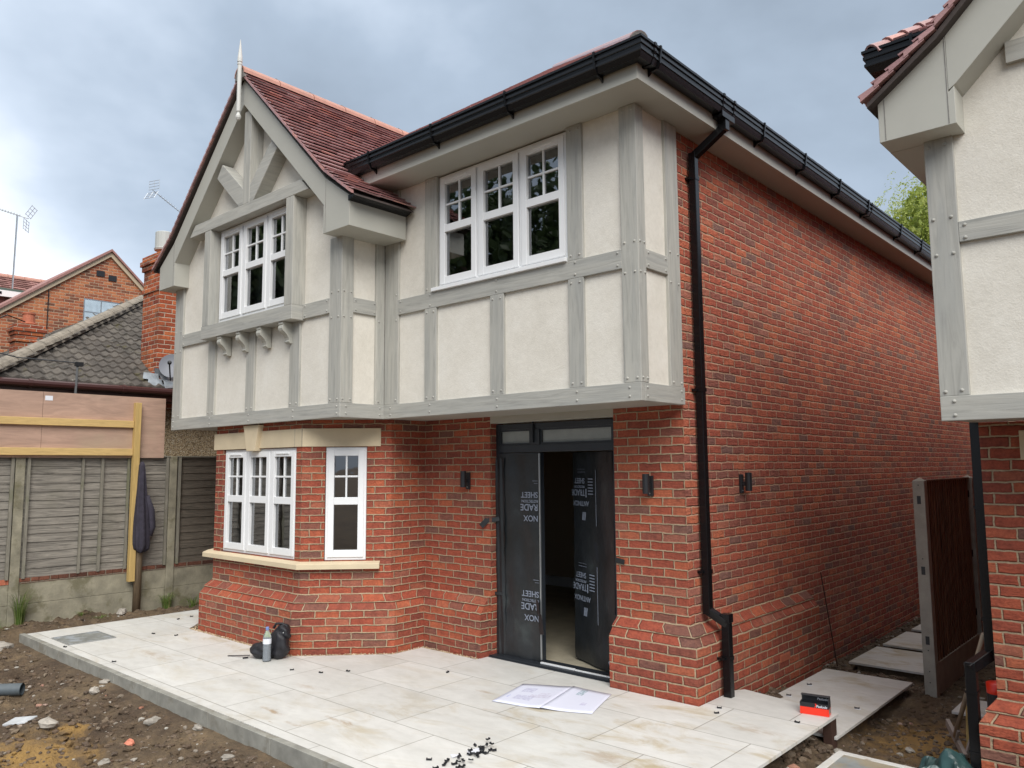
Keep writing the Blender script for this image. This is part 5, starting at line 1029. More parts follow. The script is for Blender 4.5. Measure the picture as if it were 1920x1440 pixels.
# ------------------------------------------------------------------ boundary fence on the left
BF = thing('boundary_fence', 'weathered overlapping board fence on a mossy concrete wall along the left boundary', 'fence', (-8, -1.5, 0))
posts_y = [-8.5, -6.57, -4.62, -2.68, -.72, 1.25]
for i, y in enumerate(posts_y):
    m = MB(); m.box(-8.02, -7.915, y-.055, y+.055, -.1, 2.10); obj('fence_post', m, 'conc' if i != 2 else 'conc', BF, bevel=.006)
for i, (a, b) in enumerate(zip(posts_y, posts_y[1:])):
    a, b = a+.056, b-.056; last = i >= 4; R = random.Random(i)
    g = MB(); g.box(-7.99, -7.93, a, b, -.1, .24); g.box(-7.988, -7.932, a, b, .243, .50); obj('gravel_board', g, 'conc', BF, bevel=.004)
    c = MB(); yy = a
    while yy < b-.02: L = min(.225, b-yy); c.box(-7.99, -7.925, yy+.002, yy+L-.003, .502, .565); yy += L
    obj('brick_course', c, 'clay' if i < 3 else 'brick_old', BF)
    p = MB(); z = .57
    nb = 14; hgt = (2.085-.57)/nb
    for k in range(nb):
        z0 = .57+k*hgt; segs = 8; j = [R.uniform(-.006, .006) for _ in range(segs+1)]; oo = R.uniform(-.022, .022); j = [q_+oo*(1-2*i_/segs)*.6 for i_, q_ in enumerate(j)]
        for s in range(segs):
            y0_, y1_ = a+(b-a)*s/segs, a+(b-a)*(s+1)/segs
            p.mesh([(-7.945, y0_, z0+j[s]-.010), (-7.945, y1_, z0+j[s+1]-.010), (-7.957, y1_, z0+hgt+.004), (-7.957, y0_, z0+hgt+.004), (-7.952, y0_, z0+j[s]-.010), (-7.952, y1_, z0+j[s+1]-.010)], ((0, 1, 2, 3), (0, 4, 5, 1)))
    po = obj('fence_panel', p, 'fence_dark' if last else 'fence', BF, 'darker board panel next to the house' if last else None)
    bt = MB(); n = 3 if not last else 3
    for k in range(n):
        yy = a+.02+(b-a-.07)*(k+.0)/(n-1)*1.0 if n > 1 else a
        bt.box(-7.934, -7.905, yy, yy+.035, .56, 2.09)
    for yy in (a+(b-a)*.36, a+(b-a)*.68): bt.box(-7.934, -7.907, yy, yy+.03, .56, 2.09)
    bt.box(-7.945, -7.90, a, b, 2.087, 2.105); obj('batten', bt, 'batten', po)
# hoarding raised above the fence
HB = thing('plywood_hoarding', 'pinkish plywood sheets on new timber rails fixed above the old fence', 'hoarding', (-7.9, -2, .4))
for (a, b) in ((-4.9, -2.478), (-2.474, -.885)):
    m = MB(); m.box(-7.90, -7.882, a, b, 2.075, 2.925); obj('plywood_sheet', m, 'ply', HB)
for z in (2.49, 2.105): m = MB(); m.box(-7.881, -7.835, -4.9, -1.338, z, z+.095); obj('rail', m, 'pine', HB, bevel=.004)
m = MB(); m.box(-7.881, -7.80, -1.336, -1.255, .39, 2.84); obj('upright', m, 'pine_v', HB, bevel=.004)
m = MB(); m.box(-7.90+.0185, -7.8805, -2.455, -2.365, 2.815, 2.875); obj('paper_label', m, 'label', HB)
m = MB(); m.tube([(-7.86, -1.19, 1.6), (-7.855, -1.195, .9), (-7.85, -1.20, -.06)], .052, 12); obj('round_post', m, 'post_old', HB, 'old round timber post behind the new upright', smooth=True)
# coat hanging on the upright
m = MB(); n = 28; rows = [(2.02, .012, .03), (1.97, .030, .045), (1.85, .042, .055), (1.65, .055, .06), (1.45, .070, .06), (1.2, .085, .065), (1.0, .095, .07), (.88, .095, .065), (.82, .085, .06), (.80, .05, .04)]
V = []
for z, ry, rx in rows:
    for j in range(n):
        t = 2*math.pi*j/n; k = 1+.22*math.sin(t*6+z*1.5)+.10*math.sin(t*11+z*4); yc = -1.235+.03*(2.0-z)
        V.append((-7.765+rx*k*math.cos(t), yc+ry*k*math.sin(t), z+.03*math.sin(t*3)*(z < .9)))
m.mesh(V, [(a*n+j, (a+1)*n+j, (a+1)*n+(j+1) % n, a*n+(j+1) % n) for a in range(len(rows)-1) for j in range(n)]+[tuple(range(n)), tuple(range((len(rows)-1)*n, len(rows)*n))])
ct = obj('coat', m, 'coat', None, 'dark navy coat hanging from the new timber upright on the left fence', cat='coat', smooth=True)
m = MB(); m.tube([(-7.74, -1.16, 1.55), (-7.73, -1.10, 1.35), (-7.735, -1.075, 1.12), (-7.74, -1.10, 1.0)], [.03, .045, .045, .03], 10); obj('sleeve', m, 'coat', ct, smooth=True)
# weeds
def weed(x, y, n, h, lab, seed, spread=.1, curl=.5, mat='grass', nm='grass_tuft', cat='grass tuft'):
    R = random.Random(seed); m = MB(); zb = float(ground_h(x, y))-.01
    for i in range(n):
        a = R.uniform(0, 6.28); r = R.uniform(0, spread*.4); L = h*R.uniform(.5, 1.1); wd = R.uniform(.002, .0045); px, py = x+r*math.cos(a), y+r*math.sin(a); ox, oy = math.cos(a)*spread*R.uniform(.5, 1.6), math.sin(a)*spread*R.uniform(.5, 1.6); tx, ty = -math.sin(a)*wd, math.cos(a)*wd; V = []
        for k in range(6):
            t = k/5; q = 1-t*.9; V += [(px+ox*t*t-tx*q, py+oy*t*t-ty*q, zb+L*(t-curl*t*t*t)), (px+ox*t*t+tx*q, py+oy*t*t+ty*q, zb+L*(t-curl*t*t*t))]
        m.mesh(V, [(2*k, 2*k+1, 2*k+3, 2*k+2) for k in range(5)], (R.random()*9, R.random()*9))
    obj(nm, m, mat, None, lab, cat=cat, group='weeds along the foot of the boundary fence')
weed(-7.85, -2.62, 150, .62, 'tall green grass growing against the concrete post nearest the left edge', 1, .14, .35)
weed(-7.80, -2.95, 130, .30, 'low tangle of grass at the left edge beside the pale clod', 2, .2, .7)
weed(-7.84, -.78, 130, .42, 'drooping grass tuft at the foot of the fence post next to the house', 3, .17, .6)
weed(-7.80, -.42, 60, .36, 'dry straggly stalks in the dark corner between the fence and the bay', 4, .2, .75)
weed(-7.60, -1.75, 90, .12, 'small bright green weed halfway along the soil bed', 5, .12, .5)
weed(-7.83, -1.9, 50, .10, 'tiny sprout against the mossy wall left of the round post', 6, .1, .5)

# ------------------------------------------------------------------ neighbour's bungalow
BG = thing('bungalow', 'old bungalow with mossy grey tiles and pebbledash walls behind the left fence', 'bungalow', (-12, 1, 0))
BX, BE, BYE, BS = -9.2, 3.20, -2.80, .60
m = MB(); m.box(-16, -9.62, BYE+.4, 6, 0, 3.1); obj('pebbledash_wall', m, 'pebble', BG)
m = MB(); tw_, gg = .155, .21; SL = math.hypot(1, BS); depth_ = 3.6; nco = int(depth_*SL/gg)
for j in range(nco):
    s0, s1 = j*gg/SL, (j+1)*gg/SL+.03; y0_ = BYE-.1+s0; ys = np.arange(y0_, 5.2, tw_/8)
    def P(y, s, l): 
        ph = (y/tw_) % 1; wv = .032*(.5-.5*math.cos(2*math.pi*ph))**1.5; return (BX-s-l*BS/SL*0, y, BE+s*BS+wv+l)
    V = []; 
    for y in ys: V += [P(y, s0, .030), P(y, s1, .0), P(y, s0, -.012)]
    nn_ = len(ys)
    for k in range(nn_-1): m.mesh([V[3*k], V[3*k+3], V[3*k+4], V[3*k+1], V[3*k+2], V[3*k+5]], ((0, 1, 2, 3), (0, 4, 5, 1)), (math.floor(ys[k]/tw_)+.5+40, j+.5))
br = obj('roof', m, 'tile_conc', BG, smooth=False)
m = MB(); SL2 = SL   # slope facing the street, seen at a grazing angle
for j in range(nco):
    s0, s1 = j*gg/SL, (j+1)*gg/SL+.03; xs = np.arange(BX+.1-s0, -17, -tw_/6)
    V = []
    for x in xs: wv = .022*(.5-.5*math.cos(2*math.pi*((x/tw_) % 1)))**1.6; V += [(x, BYE+s0, BE+s0*BS+wv+.022), (x, BYE+s1, BE+s1*BS+wv), (x, BYE+s0, BE+s0*BS+wv-.01)]
    for k in range(len(xs)-1): m.mesh([V[3*k], V[3*k+3], V[3*k+4], V[3*k+1], V[3*k+2], V[3*k+5]], ((0, 1, 2, 3), (0, 4, 5, 1)), (math.floor(xs[k]/tw_)+.5+90, j+.5))
obj('street_roof_slope', m, 'tile_conc', BG)
m = MB(); m.face([(BX, BYE, BE-.03), (BX-3.6, BYE+3.6, BE+3.6*BS-.03), (BX-3.6, 5.2, BE+3.6*BS-.03), (BX, 5.2, BE-.03)]); m.face([(BX, BYE, BE-.03), (BX-3.6, BYE+3.6, BE+3.6*BS-.03), (-17, BYE+3.6, BE+3.6*BS-.03), (-17, BYE, BE-.03)]); obj('roof_underlay', m, 'mortar', BG)
m = MB(); half_tube(m, (BX+.12, BYE-.12, BE-.045), (BX-3.6, BYE+3.6, BE+3.6*BS-.0), .125, .40, 8); obj('hip_tile', m, 'ridge_conc', br)
m = MB(); m.tube([(BX+.09, BYE-.6, BE-.055), (BX+.09, 5.2, BE-.055)], .058, 10); m.box(BX-.01, BX+.035, BYE-.4, 5.2, BE-.20, BE-.02); go_ = obj('eaves_gutter', m, 'brown_pl', BG)
m = MB(); 
for y in (-2.3, -1.02, -.15): m.lathe((BX+.09, y, 0), [(.001, 0), (.001, 0)], 3) if False else m.tube([(BX+.09, y, BE-.055), (BX+.09, y+.05, BE-.055)], .068, 10)
obj('gutter_union', m, 'brown_pl', go_)
m = MB(); m.box(BX-.42, BX-.01, BYE, 5.2, BE-.21, BE-.19); obj('soffit', m, 'brown_pl', BG)
# chimney breast with stepped cap
def chimney(x0, x1, y0, y1, z0, z1, mat, parent, nm='chimney'):
    m = MB()
    def ring(a, zz0, zz1):
        X0_, X1_, Y0_, Y1_ = x0-a, x1+a, y0-a, y1+a
        for p, q in (((X0_, Y0_), (X1_, Y0_)), ((X1_, Y0_), (X1_, Y1_)), ((X1_, Y1_), (X0_, Y1_)), ((X0_, Y1_), (X0_, Y0_))):
            L = math.hypot(q[0]-p[0], q[1]-p[1]); wall(m, p, ((q[0]-p[0])/L, (q[1]-p[1])/L), L, zz0, zz1, u0=p[0]+p[1])
        m.face([(X0_, Y0_, zz1), (X1_, Y0_, zz1), (X1_, Y1_, zz1), (X0_, Y1_, zz1)], [(.03, .03)]*4); m.face([(X0_, Y0_, zz0), (X1_, Y0_, zz0), (X1_, Y1_, zz0), (X0_, Y1_, zz0)], [(.03, .03)]*4)
    ring(0, z0, z1-.36); ring(.03, z1-.36, z1-.29); ring(0, z1-.29, z1-.22); ring(.025, z1-.22, z1-.15); ring(.055, z1-.15, z1-.07); ring(.03, z1-.07, z1)
    return obj(nm, m, mat, parent)
m = MB()
for q, z0, z1, a in ((0, 2.9, 4.86, 0), (0, 4.86, 4.94, .02), (0, 4.94, 5.25, 0), (0, 5.25, 5.34, .03), (0, 5.34, 5.42, .055), (0, 5.42, 5.50, .03)):
    X0_, X1_, Y0_, Y1_ = -10.04-a, -9.42+a, -.37-a, .95+a
    for p, qq in (((X0_, Y0_), (X1_, Y0_)), ((X1_, Y0_), (X1_, Y1_))): L = math.hypot(qq[0]-p[0], qq[1]-p[1]); wall(m, p, ((qq[0]-p[0])/L, (qq[1]-p[1])/L), L, z0, z1, u0=p[0]+p[1])
    m.face([(X0_, Y0_, z1), (X1_, Y0_, z1), (X1_, Y1_, z1), (X0_, Y1_, z1)], [(.03, .03)]*4); m.face([(X0_, Y0_, z0), (X1_, Y0_, z0), (X1_, Y1_, z0), (X0_, Y1_, z0)], [(.03, .03)]*4)
ch = obj('chimney', m, 'brick_chimney', BG, 'tall brick chimney rising beside the eaves of the bungalow')
m = MB(); m.lathe((-9.85, -.13, 5.5), [(.05, 0), (.05, .14), (.155, .14), (.165, .17), (.15, .18), (.15, .45), (.14, .46)], 18); obj('chimney_cowl', m, 'foil', ch, smooth=False)
m = MB()
def bent(pts): m.mesh(pts, ((0, 1, 2, 3),))
for k in range(3): m.mesh([(-9.40+.0+k*.07, -.58+k*.05, 3.47-k*.10), (-9.38+k*.07, -.36+k*.03, 3.46-k*.09), (-9.31+k*.07, -.36+k*.03, 3.34-k*.09), (-9.33+k*.07, -.62+k*.05, 3.36-k*.10)], ((0, 1, 2, 3),))
m.mesh([(-9.42, -.40, 3.56), (-9.42, -.40, 3.40), (-9.40, .6, 3.35), (-9.36, .6, 3.42)], ((0, 1, 2, 3),))
V = []; 
for i in range(9):
    for j in range(7): V.append((-9.40+.26*i/8, -.34+.9*j/6, 3.40-.16*i/8+.035*math.sin(i*1.4+j*.8)+.05*math.exp(-((i-3)**2)/6)))
m.mesh(V, [(i*7+j, i*7+j+1, (i+1)*7+j+1, (i+1)*7+j) for i in range(8) for j in range(6)]); obj('lead_flashing', m, 'lead', ch, smooth=True)
m = MB(); V = []; c0 = Vector((-9.25, -.20, 3.58)); dn_ = Vector((.80, -.45, .25)).normalized(); da = dn_.cross(Vector((0, 0, 1))).normalized(); dbv = dn_.cross(da)
for i in range(6):
    r = .205*i/5
    for j in range(24): t = 2*math.pi*j/24; V.append(c0+da*(r*.92*math.cos(t))+dbv*(r*math.sin(t))+dn_*(.9*r*r))
m.mesh(V, [(i*24+j, i*24+(j+1) % 24, (i+1)*24+(j+1) % 24, (i+1)*24+j) for i in range(5) for j in range(24)]); ds = obj('satellite_dish', m, plain('grey_dish', (.17, .18, .21), .5), ch, smooth=True)
m = MB(); m.bar(c0-dn_*.02, c0+Vector((-.2, .0, -.06)), .05, .09); m.bar(c0-dbv*(-.26)+dn_*.05, c0+dn_*.36+dbv*.10, .02, .02); m.ball(c0+dn_*.36+dbv*.08, .035, 8, 6); obj('dish_arm', m, 'blackmat', ds)
c2 = chimney(-14.35, -14.0, -1.14, -.66, 3.2, 4.80, 'brick_chimney', BG); c2['label'] = 'smaller brick chimney with a terracotta pot behind the ridge'
m = MB(); m.lathe((-14.17, -.88, 4.80), [(.13, 0), (.14, .03), (.115, .05), (.105, .21), (.12, .22), (.12, .25), (.09, .25)], 16); obj('chimney_pot', m, 'clay', c2, smooth=False)
m = MB(); m.tube([(-14.1, -.95, 4.85), (-14.0, -1.3, 4.93), (-13.9, -1.6, 4.75), (-13.8, -2.2, 4.4)], .012, 5); obj('cable', m, 'black', c2)
m = MB(); m.bar((BX+.16, -1.70, 2.95), (BX+.10, -1.67, 3.46), .03, .03); m.box(BX+.06, BX+.14, -1.70, -1.60, 3.44, 3.50); m.tube([(BX+.10, -1.63, 3.49), (BX-.1, -2.4, 3.52), (BX-.2, -3.4, 3.72)], .008, 5); obj('cable_bracket', m, 'blackmat', BG)

# ------------------------------------------------------------------ gabled brick house behind the bungalow
GH = thing('brick_house', 'orange brick house with a wide gable end and cream verge, beyond the bungalow roof', 'house', (-20, 2, 0))
GX_ = -18; ap_ = (2.04, 7.62); lL = (-3.4, 7.62-5.44*.765); rR = (6.2, 7.62-4.16*.94)
m = MB()
def gw(y0_, y1_, zt0, zt1): m.face([(GX_, y0_, 0), (GX_, y1_, 0), (GX_, y1_, zt1), (GX_, y0_, zt0)], [(y0_, 0), (y1_, 0), (y1_, zt1), (y0_, zt0)])
gw(lL[0], ap_[0], lL[1], ap_[1]); gw(ap_[0], rR[0], ap_[1], rR[1]); obj('gable_wall', m, 'brick_orange', GH)
m = MB(); th_ = .10
for (a, b) in ((lL, ap_), (rR, ap_)):
    m.prism([(GX_+.06, a[0], a[1]), (GX_+.06, b[0], b[1]), (GX_+.06, b[0], b[1]-th_*1.3), (GX_+.06, a[0], a[1]-th_*1.3)], (-.1, 0, 0))
obj('verge_board', m, plain('cream_verge', (.50, .41, .29), .6), GH)
m = MB(); m.prism([(GX_+.12, lL[0]-.05, lL[1]+.055), (GX_+.12, ap_[0], ap_[1]+.07), (GX_+.12, ap_[0], ap_[1]+.005), (GX_+.12, lL[0], lL[1]+.005)], (-6, 0, 0)); m.prism([(GX_+.12, rR[0]+.05, rR[1]+.055), (GX_+.12, ap_[0], ap_[1]+.07), (GX_+.12, ap_[0], ap_[1]+.005), (GX_+.12, rR[0], rR[1]+.005)], (-6, 0, 0)); obj('roof', m, 'tile_far', GH)
for y in (1.72, 2.02): m = MB(); m.box(GX_, GX_+.02, y, y+.2, 6.93-.0-(y-1.72)*.25, 7.08-(y-1.72)*.25); obj('air_vent', m, 'blackmat', GH)
m = MB(); m.box(GX_-.05, GX_+.004, 1.45, 2.7, 5.4, 6.30)
wo_ = obj('window', m, plain('pale_glazing', (.42, .52, .60), .2, .15, 6), GH); m = MB()
for y in (1.45, 1.86, 2.27, 2.68): m.box(GX_+.004, GX_+.012, y, y+.02, 5.4, 6.3)
for z in (5.6, 5.95, 6.28): m.box(GX_+.003, GX_+.01, 1.45, 2.7, z, z+.02)
obj('glazing_bars', m, 'lead', wo_)
m = MB(); m.tube([(GX_+.03, .62, 6.55), (GX_+.03, .62, 5.0)], .012, 5); obj('cable', m, 'blackmat', GH)
# ------------------------------------------------------------------ red-roofed house at far left
RH = thing('red_roofed_house', 'far house with red tiled roof and white-edged dormer at the left edge', 'house', (-25, 0, 0))
m = MB(); tiles(m, (-22.6, -6, 6.93), (0, 1, 0), (-1, 0, .75), 9.5, 1.45, .13, .22, seed=31, thick=.02, lift=.02); m.face([(-22.6, -6, 6.92), (-22.6, 3.5, 6.92), (-23.76, 3.5, 7.79), (-23.76, -6, 7.79)], [(.5, .5)]*4); obj('roof', m, 'tile_far', RH)
m = MB(); half_tube(m, (-23.76, -6, 7.76), (-23.76, 3.5, 7.76), .12, .45); obj('ridge_tile', m, 'ridge', RH)
m = MB(); m.box(-26, -22.7, -6, 3.5, 0, 6.92); obj('wall', m, 'brick_old', RH)
m = MB(); m.box(-23.2, -21.8, -3.5, 1.35, 6.98, 7.05); dmo = obj('dormer_roof', m, plain('green_felt', (.08, .115, .10), .8), RH)
m = MB(); m.box(-21.83, -21.77, -3.5, 1.32, 6.80, 6.975); obj('dormer_fascia', m, 'white', dmo)
m = MB(); m.box(-23.0, -21.9, -3.3, 1.2, 6.0, 6.80); obj('dormer_wall', m, plain('dark_red_cladding', (.10, .03, .025), .7), dmo)
m = MB(); m.box(-21.768, -21.755, -3.3, .6, 6.86, 6.93); obj('dormer_gutter', m, 'black', dmo)
def aerial(base, top, boom0, boom1, parent, sc=1.0, n=9):
    m = MB(); m.tube([base, top], .024*sc, 6); ao = obj('aerial_mast', m, 'steel', parent)
    b0, b1 = Vector(boom0), Vector(boom1); m = MB(); m.tube([b0, b1], .013*sc, 5); d = (b1-b0).normalized(); s = d.cross(Vector((0, 0, 1))).normalized(); u = s.cross(d)
    for i in range(n): p = b0+(b1-b0)*(i/(n))*.8; m.tube([p-s*.06*sc+u*.03*sc, p+s*.06*sc-u*.0], .006*sc, 4); m.tube([p-u*.03*sc, p+u*.045*sc], .006*sc, 4)
    for sg in (1, -1):
        for i in range(4):
            q = b1+u*sg*(.07+.10*i)*sc+d*(.03*i)*sc; m.tube([q-s*.24*sc-d*.04, q+s*.24*sc-d*.04], .008*sc, 4)
        for k in (-.24, 0, .24): m.tube([b1+u*sg*.05*sc+s*k*sc-d*.04, b1+u*sg*.39*sc+d*.09*sc+s*k*sc-d*.04], .007*sc, 4)
    obj('aerial_array', m, 'steel', ao); return ao
aerial((-22, .92, 7.05), (-22, .935, 9.27), (-22.35, .50, 9.44), (-21.9, 1.20, 9.20), RH, .95)
aerial((-14.02, 2.25, 5.2), (-14.02, 2.25, 7.72), (-14.2, 2.12, 7.86), (-13.9, 1.33, 8.12), BG, .62)

# ------------------------------------------------------------------ trees
def leafcloud(m, centres, n, size, seed, droop=0, aspect=.45, inside=.55):
    R = np.random.default_rng(seed); tot = sum(c[3]*c[4]*c[5] for c in centres)
    for (cx_, cy_, cz_, a, b, c) in centres:
        k = int(n*a*b*c/tot); v = R.normal(size=(k, 3)); v /= np.linalg.norm(v, axis=1)[:, None]; rr = inside+(1-inside)*R.random(k)**.6; lump = 1+.22*np.sin(v[:, 0]*5+cx_)*np.sin(v[:, 1]*6+cy_)*np.sin(v[:, 2]*5)
        P = v*(rr*lump)[:, None]*np.array([a, b, c])+np.array([cx_, cy_, cz_]); D = R.normal(size=(k, 3)); D[:, 2] -= droop; D /= np.linalg.norm(D, axis=1)[:, None]; E = np.cross(D, R.normal(size=(k, 3))); E /= np.linalg.norm(E, axis=1)[:, None]; s = size*R.uniform(.6, 1.4, k)
        for p, d, e_, q in zip(P, D, E, s):
            i = len(m.V); m.V += [tuple(p-d*q), tuple(p+e_*q*aspect), tuple(p+d*q), tuple(p-e_*q*aspect)]; m.F.append([i, i+1, i+2, i+3]); uvr = (float(R.random()*40), float(R.random()*40)); m.U.append([uvr]*4)
WT = thing('willow_tree', 'bright yellow-green weeping tree showing between the two roofs', 'tree', (-1.3, 21, 0))
m = MB(); m.tube([(-1.3, 21, -.3), (-1.2, 21.1, 3.5), (-1.5, 21, 7)], [.35, .26, .12], 10)
for a in range(7): t = a*.9; m.tube([(-1.3, 21, 4+a*.4), (-1.3+1.2*math.cos(t), 21+1.2*math.sin(t), 6.5+a*.3), (-1.3+2.2*math.cos(t), 21+2.2*math.sin(t), 8+a*.3)], [.12, .07, .03], 6)
obj('trunk', m, 'bark', WT, smooth=True)
m = MB(); R = random.Random(5)
for i in range(800):       # drooping strands of narrow leaves
    th_, ph_ = R.uniform(0, 6.28), math.acos(R.uniform(-.35, 1)); r = R.uniform(.72, 1.06)+.12*math.sin(th_*5)*math.sin(ph_*6); x, y, z = -1.75+2.9*r*math.sin(ph_)*math.cos(th_), 21+2.9*r*math.sin(ph_)*math.sin(th_), 8.9+2.6*r*math.cos(ph_)
    L = R.uniform(.5, 1.9); ox, oy = math.cos(th_)*.5*L, math.sin(th_)*.5*L; nl = int(L*17)
    for k in range(nl):
        t = k/nl; px, py, pz = x+ox*t*(1-.4*t), y+oy*t*(1-.4*t), z+.22*L*t*1.4-L*t*t; s = R.uniform(.05, .10); dx, dy, dz = R.uniform(-1, 1), R.uniform(-1, 1), R.uniform(-1.6, .3); l = math.sqrt(dx*dx+dy*dy+dz*dz)+1e-6; dx, dy, dz = dx/l*s, dy/l*s, dz/l*s; wx, wy = -dy*.35+.004, dx*.35+.004
        j = len(m.V); m.V += [(px, py, pz), (px+dx*.5+wx, py+dy*.5+wy, pz+dz*.5), (px+dx, py+dy, pz+dz), (px+dx*.5-wx, py+dy*.5-wy, pz+dz*.5)]; m.F.append([j, j+1, j+2, j+3]); m.U.append([(i*.37, R.random()*3)]*4)
leafcloud(m, [(-1.75, 21, 8.6, 2.5, 2.5, 2.4)], 26000, .11, 4, droop=1.2, inside=.25)
obj('crown', m, 'willow', WT)
TR = thing('broadleaf_tree', 'large dark tree across the street, seen mirrored in the upstairs windows', 'tree', (-15, -17, 0))
m = MB(); m.tube([(-15, -17, -.3), (-15.1, -17, 3), (-14.8, -17.1, 7)], [.5, .38, .2], 10)
for a in range(8): t = a*.8; m.tube([(-15, -17, 3.5+a*.3), (-15+2*math.cos(t), -17+2*math.sin(t), 6.5+a*.3), (-15+4*math.cos(t), -17+4*math.sin(t), 8.5+a*.3)], [.18, .1, .04], 6)
obj('trunk', m, 'bark', TR, smooth=True)
m = MB(); leafcloud(m, [(-15, -17, 9, 4.2, 4.2, 3.2), (-12, -15.5, 7.5, 2.6, 2.6, 2.2), (-18, -18, 8, 3, 3, 2.6), (-14, -19, 11.5, 2.8, 2.8, 2.2), (-16.5, -15, 11, 2.4, 2.4, 2)], 7000, .22, 9, inside=.35, aspect=.6); obj('crown', m, 'leaf', TR)
TR2 = thing('broadleaf_tree', 'dark tree beside the street to the left, seen mirrored in the gable window', 'tree', (-24, -12, 0))
m = MB(); m.tube([(-24, -12, -.3), (-24.1, -12, 3), (-23.8, -12.1, 7)], [.5, .38, .2], 10); obj('trunk', m, 'bark', TR2, smooth=True)
m = MB(); leafcloud(m, [(-24, -12, 9, 5, 4.5, 4.2), (-21, -13, 7, 3, 3, 2.6), (-26, -10, 8, 3, 3, 2.6)], 9000, .30, 19, inside=.3, aspect=.6); obj('crown', m, 'leaf', TR2)

# ------------------------------------------------------------------ small things on the paving
# open drawing
m = MB(); a, b, c, d, e, f_ = [Vector((x, y, 0)) for x, y in ((-1.350, -.562), (-1.202, -1.121), (-.768, -1.029), (-.383, -.859), (-.570, -.326), (-.941, -.369))]
def sheetmesh(p00, p10, p11, p01, u0, u1, seed):
    n, k = 12, 8; V = []; U = []
    for j in range(k+1):
        for i in range(n+1):
            s, t = i/n, j/k; p = (p00*(1-s)+p10*s)*(1-t)+(p01*(1-s)+p11*s)*t; fold = (s if seed == 1 else 1-s); z = .0045+.010*math.exp(-((1-fold)*9)**2*.3)*(1-.3*t)+.004*(.5+.5*math.sin(s*4+t*5+seed)); V.append((p.x, p.y, z)); U.append((u0+(u1-u0)*s, t))
    i0 = len(m.V); m.V += V
    for j in range(k):
        for i in range(n): q = [j*(n+1)+i, j*(n+1)+i+1, (j+1)*(n+1)+i+1, (j+1)*(n+1)+i]; m.F.append([i0+x for x in q]); m.U.append([U[x] for x in q])
sheetmesh(b, c, f_, a, 0, .5, 1); sheetmesh(c, d, e, f_, .5, 1, 2)
po = obj('construction_drawing', m, 'paper', None, 'large open folded drawing lying on the paving in front of the doors', cat='drawing', smooth=True)
mo = po.modifiers.new('sheet_thickness', 'SOLIDIFY'); mo.thickness = .0015
# bottle
wbt = thing('water_bottle', 'clear plastic water bottle with blue cap standing before the backpack', 'bottle', (-3.846, -1.591, 0))
c0 = (-3.846, -1.591, 0.001); m = MB(); pf = [(.030, 0), (.040, .006)]
for k in range(7): pf += [(.041, .02+k*.021), (.0385, .03+k*.021)]
pf += [(.041, .175), (.041, .225), (.038, .245), (.026, .275), (.015, .30), (.0135, .315)]
m.lathe(c0, pf, 20); obj('bottle_body', m, 'pet', wbt, smooth=True)
m = MB(); m.lathe(c0, [(.028, .004)]+[(r-.002, z) for r, z in pf[2:16] if z < .17]+[(.037, .165)], 20); obj('water', m, 'water', wbt, smooth=True)
m = MB(); m.lathe(c0, [(.0418, .172), (.0418, .222)], 20); obj('label', m, 'label', wbt); m = MB(); m.lathe(c0, [(.0165, .305), (.0165, .33), (.014, .334)], 14); obj('cap', m, 'bluecap', wbt)
# backpack
bp_ = thing('backpack', 'black backpack slumped against the corner of the brick bay', 'backpack', (-3.93, -1.45, 0))
def blob(mb, c, r, seed, sq_=2.6, wob=.07, n=28, k=18):
    c = Vector(c); V = []; R = random.Random(seed); ph = [R.uniform(0, 6) for _ in range(4)]
    sg = lambda v, p: math.copysign(abs(v)**p, v)
    for i in range(k+1):
        th = math.pi*i/k
        for j in range(n):
            a = 2*math.pi*j/n; q = 2/sq_; x = sg(math.sin(th), q)*sg(math.cos(a), q); y = sg(math.sin(th), q)*sg(math.sin(a), q); z = sg(math.cos(th), q)
            wv = 1+wob*math.sin(a*3+ph[0]+z*3)+wob*.6*math.sin(z*9+ph[1]+a*2)+wob*.5*math.sin(a*7+ph[2]); V.append(c+Vector((x*r[0]*wv, y*r[1]*wv, z*r[2]*(1+wob*.4*math.sin(a*2+ph[3])))))
    mb.mesh(V, [(i*n+j, (i+1)*n+j, (i+1)*n+(j+1) % n, i*n+(j+1) % n) for i in range(k) for j in range(n)])
m = MB(); blob(m, (-3.865, -1.445, .14), (.115, .085, .145), 3, 2.4, .10); blob(m, (-3.83, -1.42, .255), (.085, .07, .085), 13, 2.0, .14); obj('main_compartment', m, 'fabric', bp_, smooth=True)
m = MB(); blob(m, (-4.02, -1.535, .075), (.135, .10, .078), 8, 2.1, .12); blob(m, (-3.93, -1.49, .10), (.09, .07, .10), 4, 2.2); obj('front_pocket', m, 'fabric', bp_, smooth=True)
m = MB(); m.tube([(-3.90, -1.49, .30), (-3.88, -1.47, .345), (-3.83, -1.43, .345), (-3.80, -1.40, .30), (-3.77, -1.42, .2)], .013, 8); obj('shoulder_strap', m, 'fabric', bp_, smooth=True)
m = MB(); m.bar((-4.12, -1.62, .022), (-4.24, -1.68, .014), .022, .004); m.bar((-4.24, -1.68, .014), (-4.345, -1.735, .006), .02, .004); m.bar((-4.10, -1.65, .012), (-4.13, -1.69, .006), .02, .01); obj('loose_strap', m, 'fabric', bp_)
m = MB(); m.box(-4.02, -4.008, -1.505, -1.455, .15, .235); m.box(-3.995, -3.985, -1.50, -1.46, .15, .225); obj('papers', m, plain('lime_band', (.50, .60, .12), .5), bp_)
m = MB(); m.bar((-3.775, -1.455, .27), (-3.76, -1.44, .245), .015, .01); obj('buckle', m, 'white', bp_)
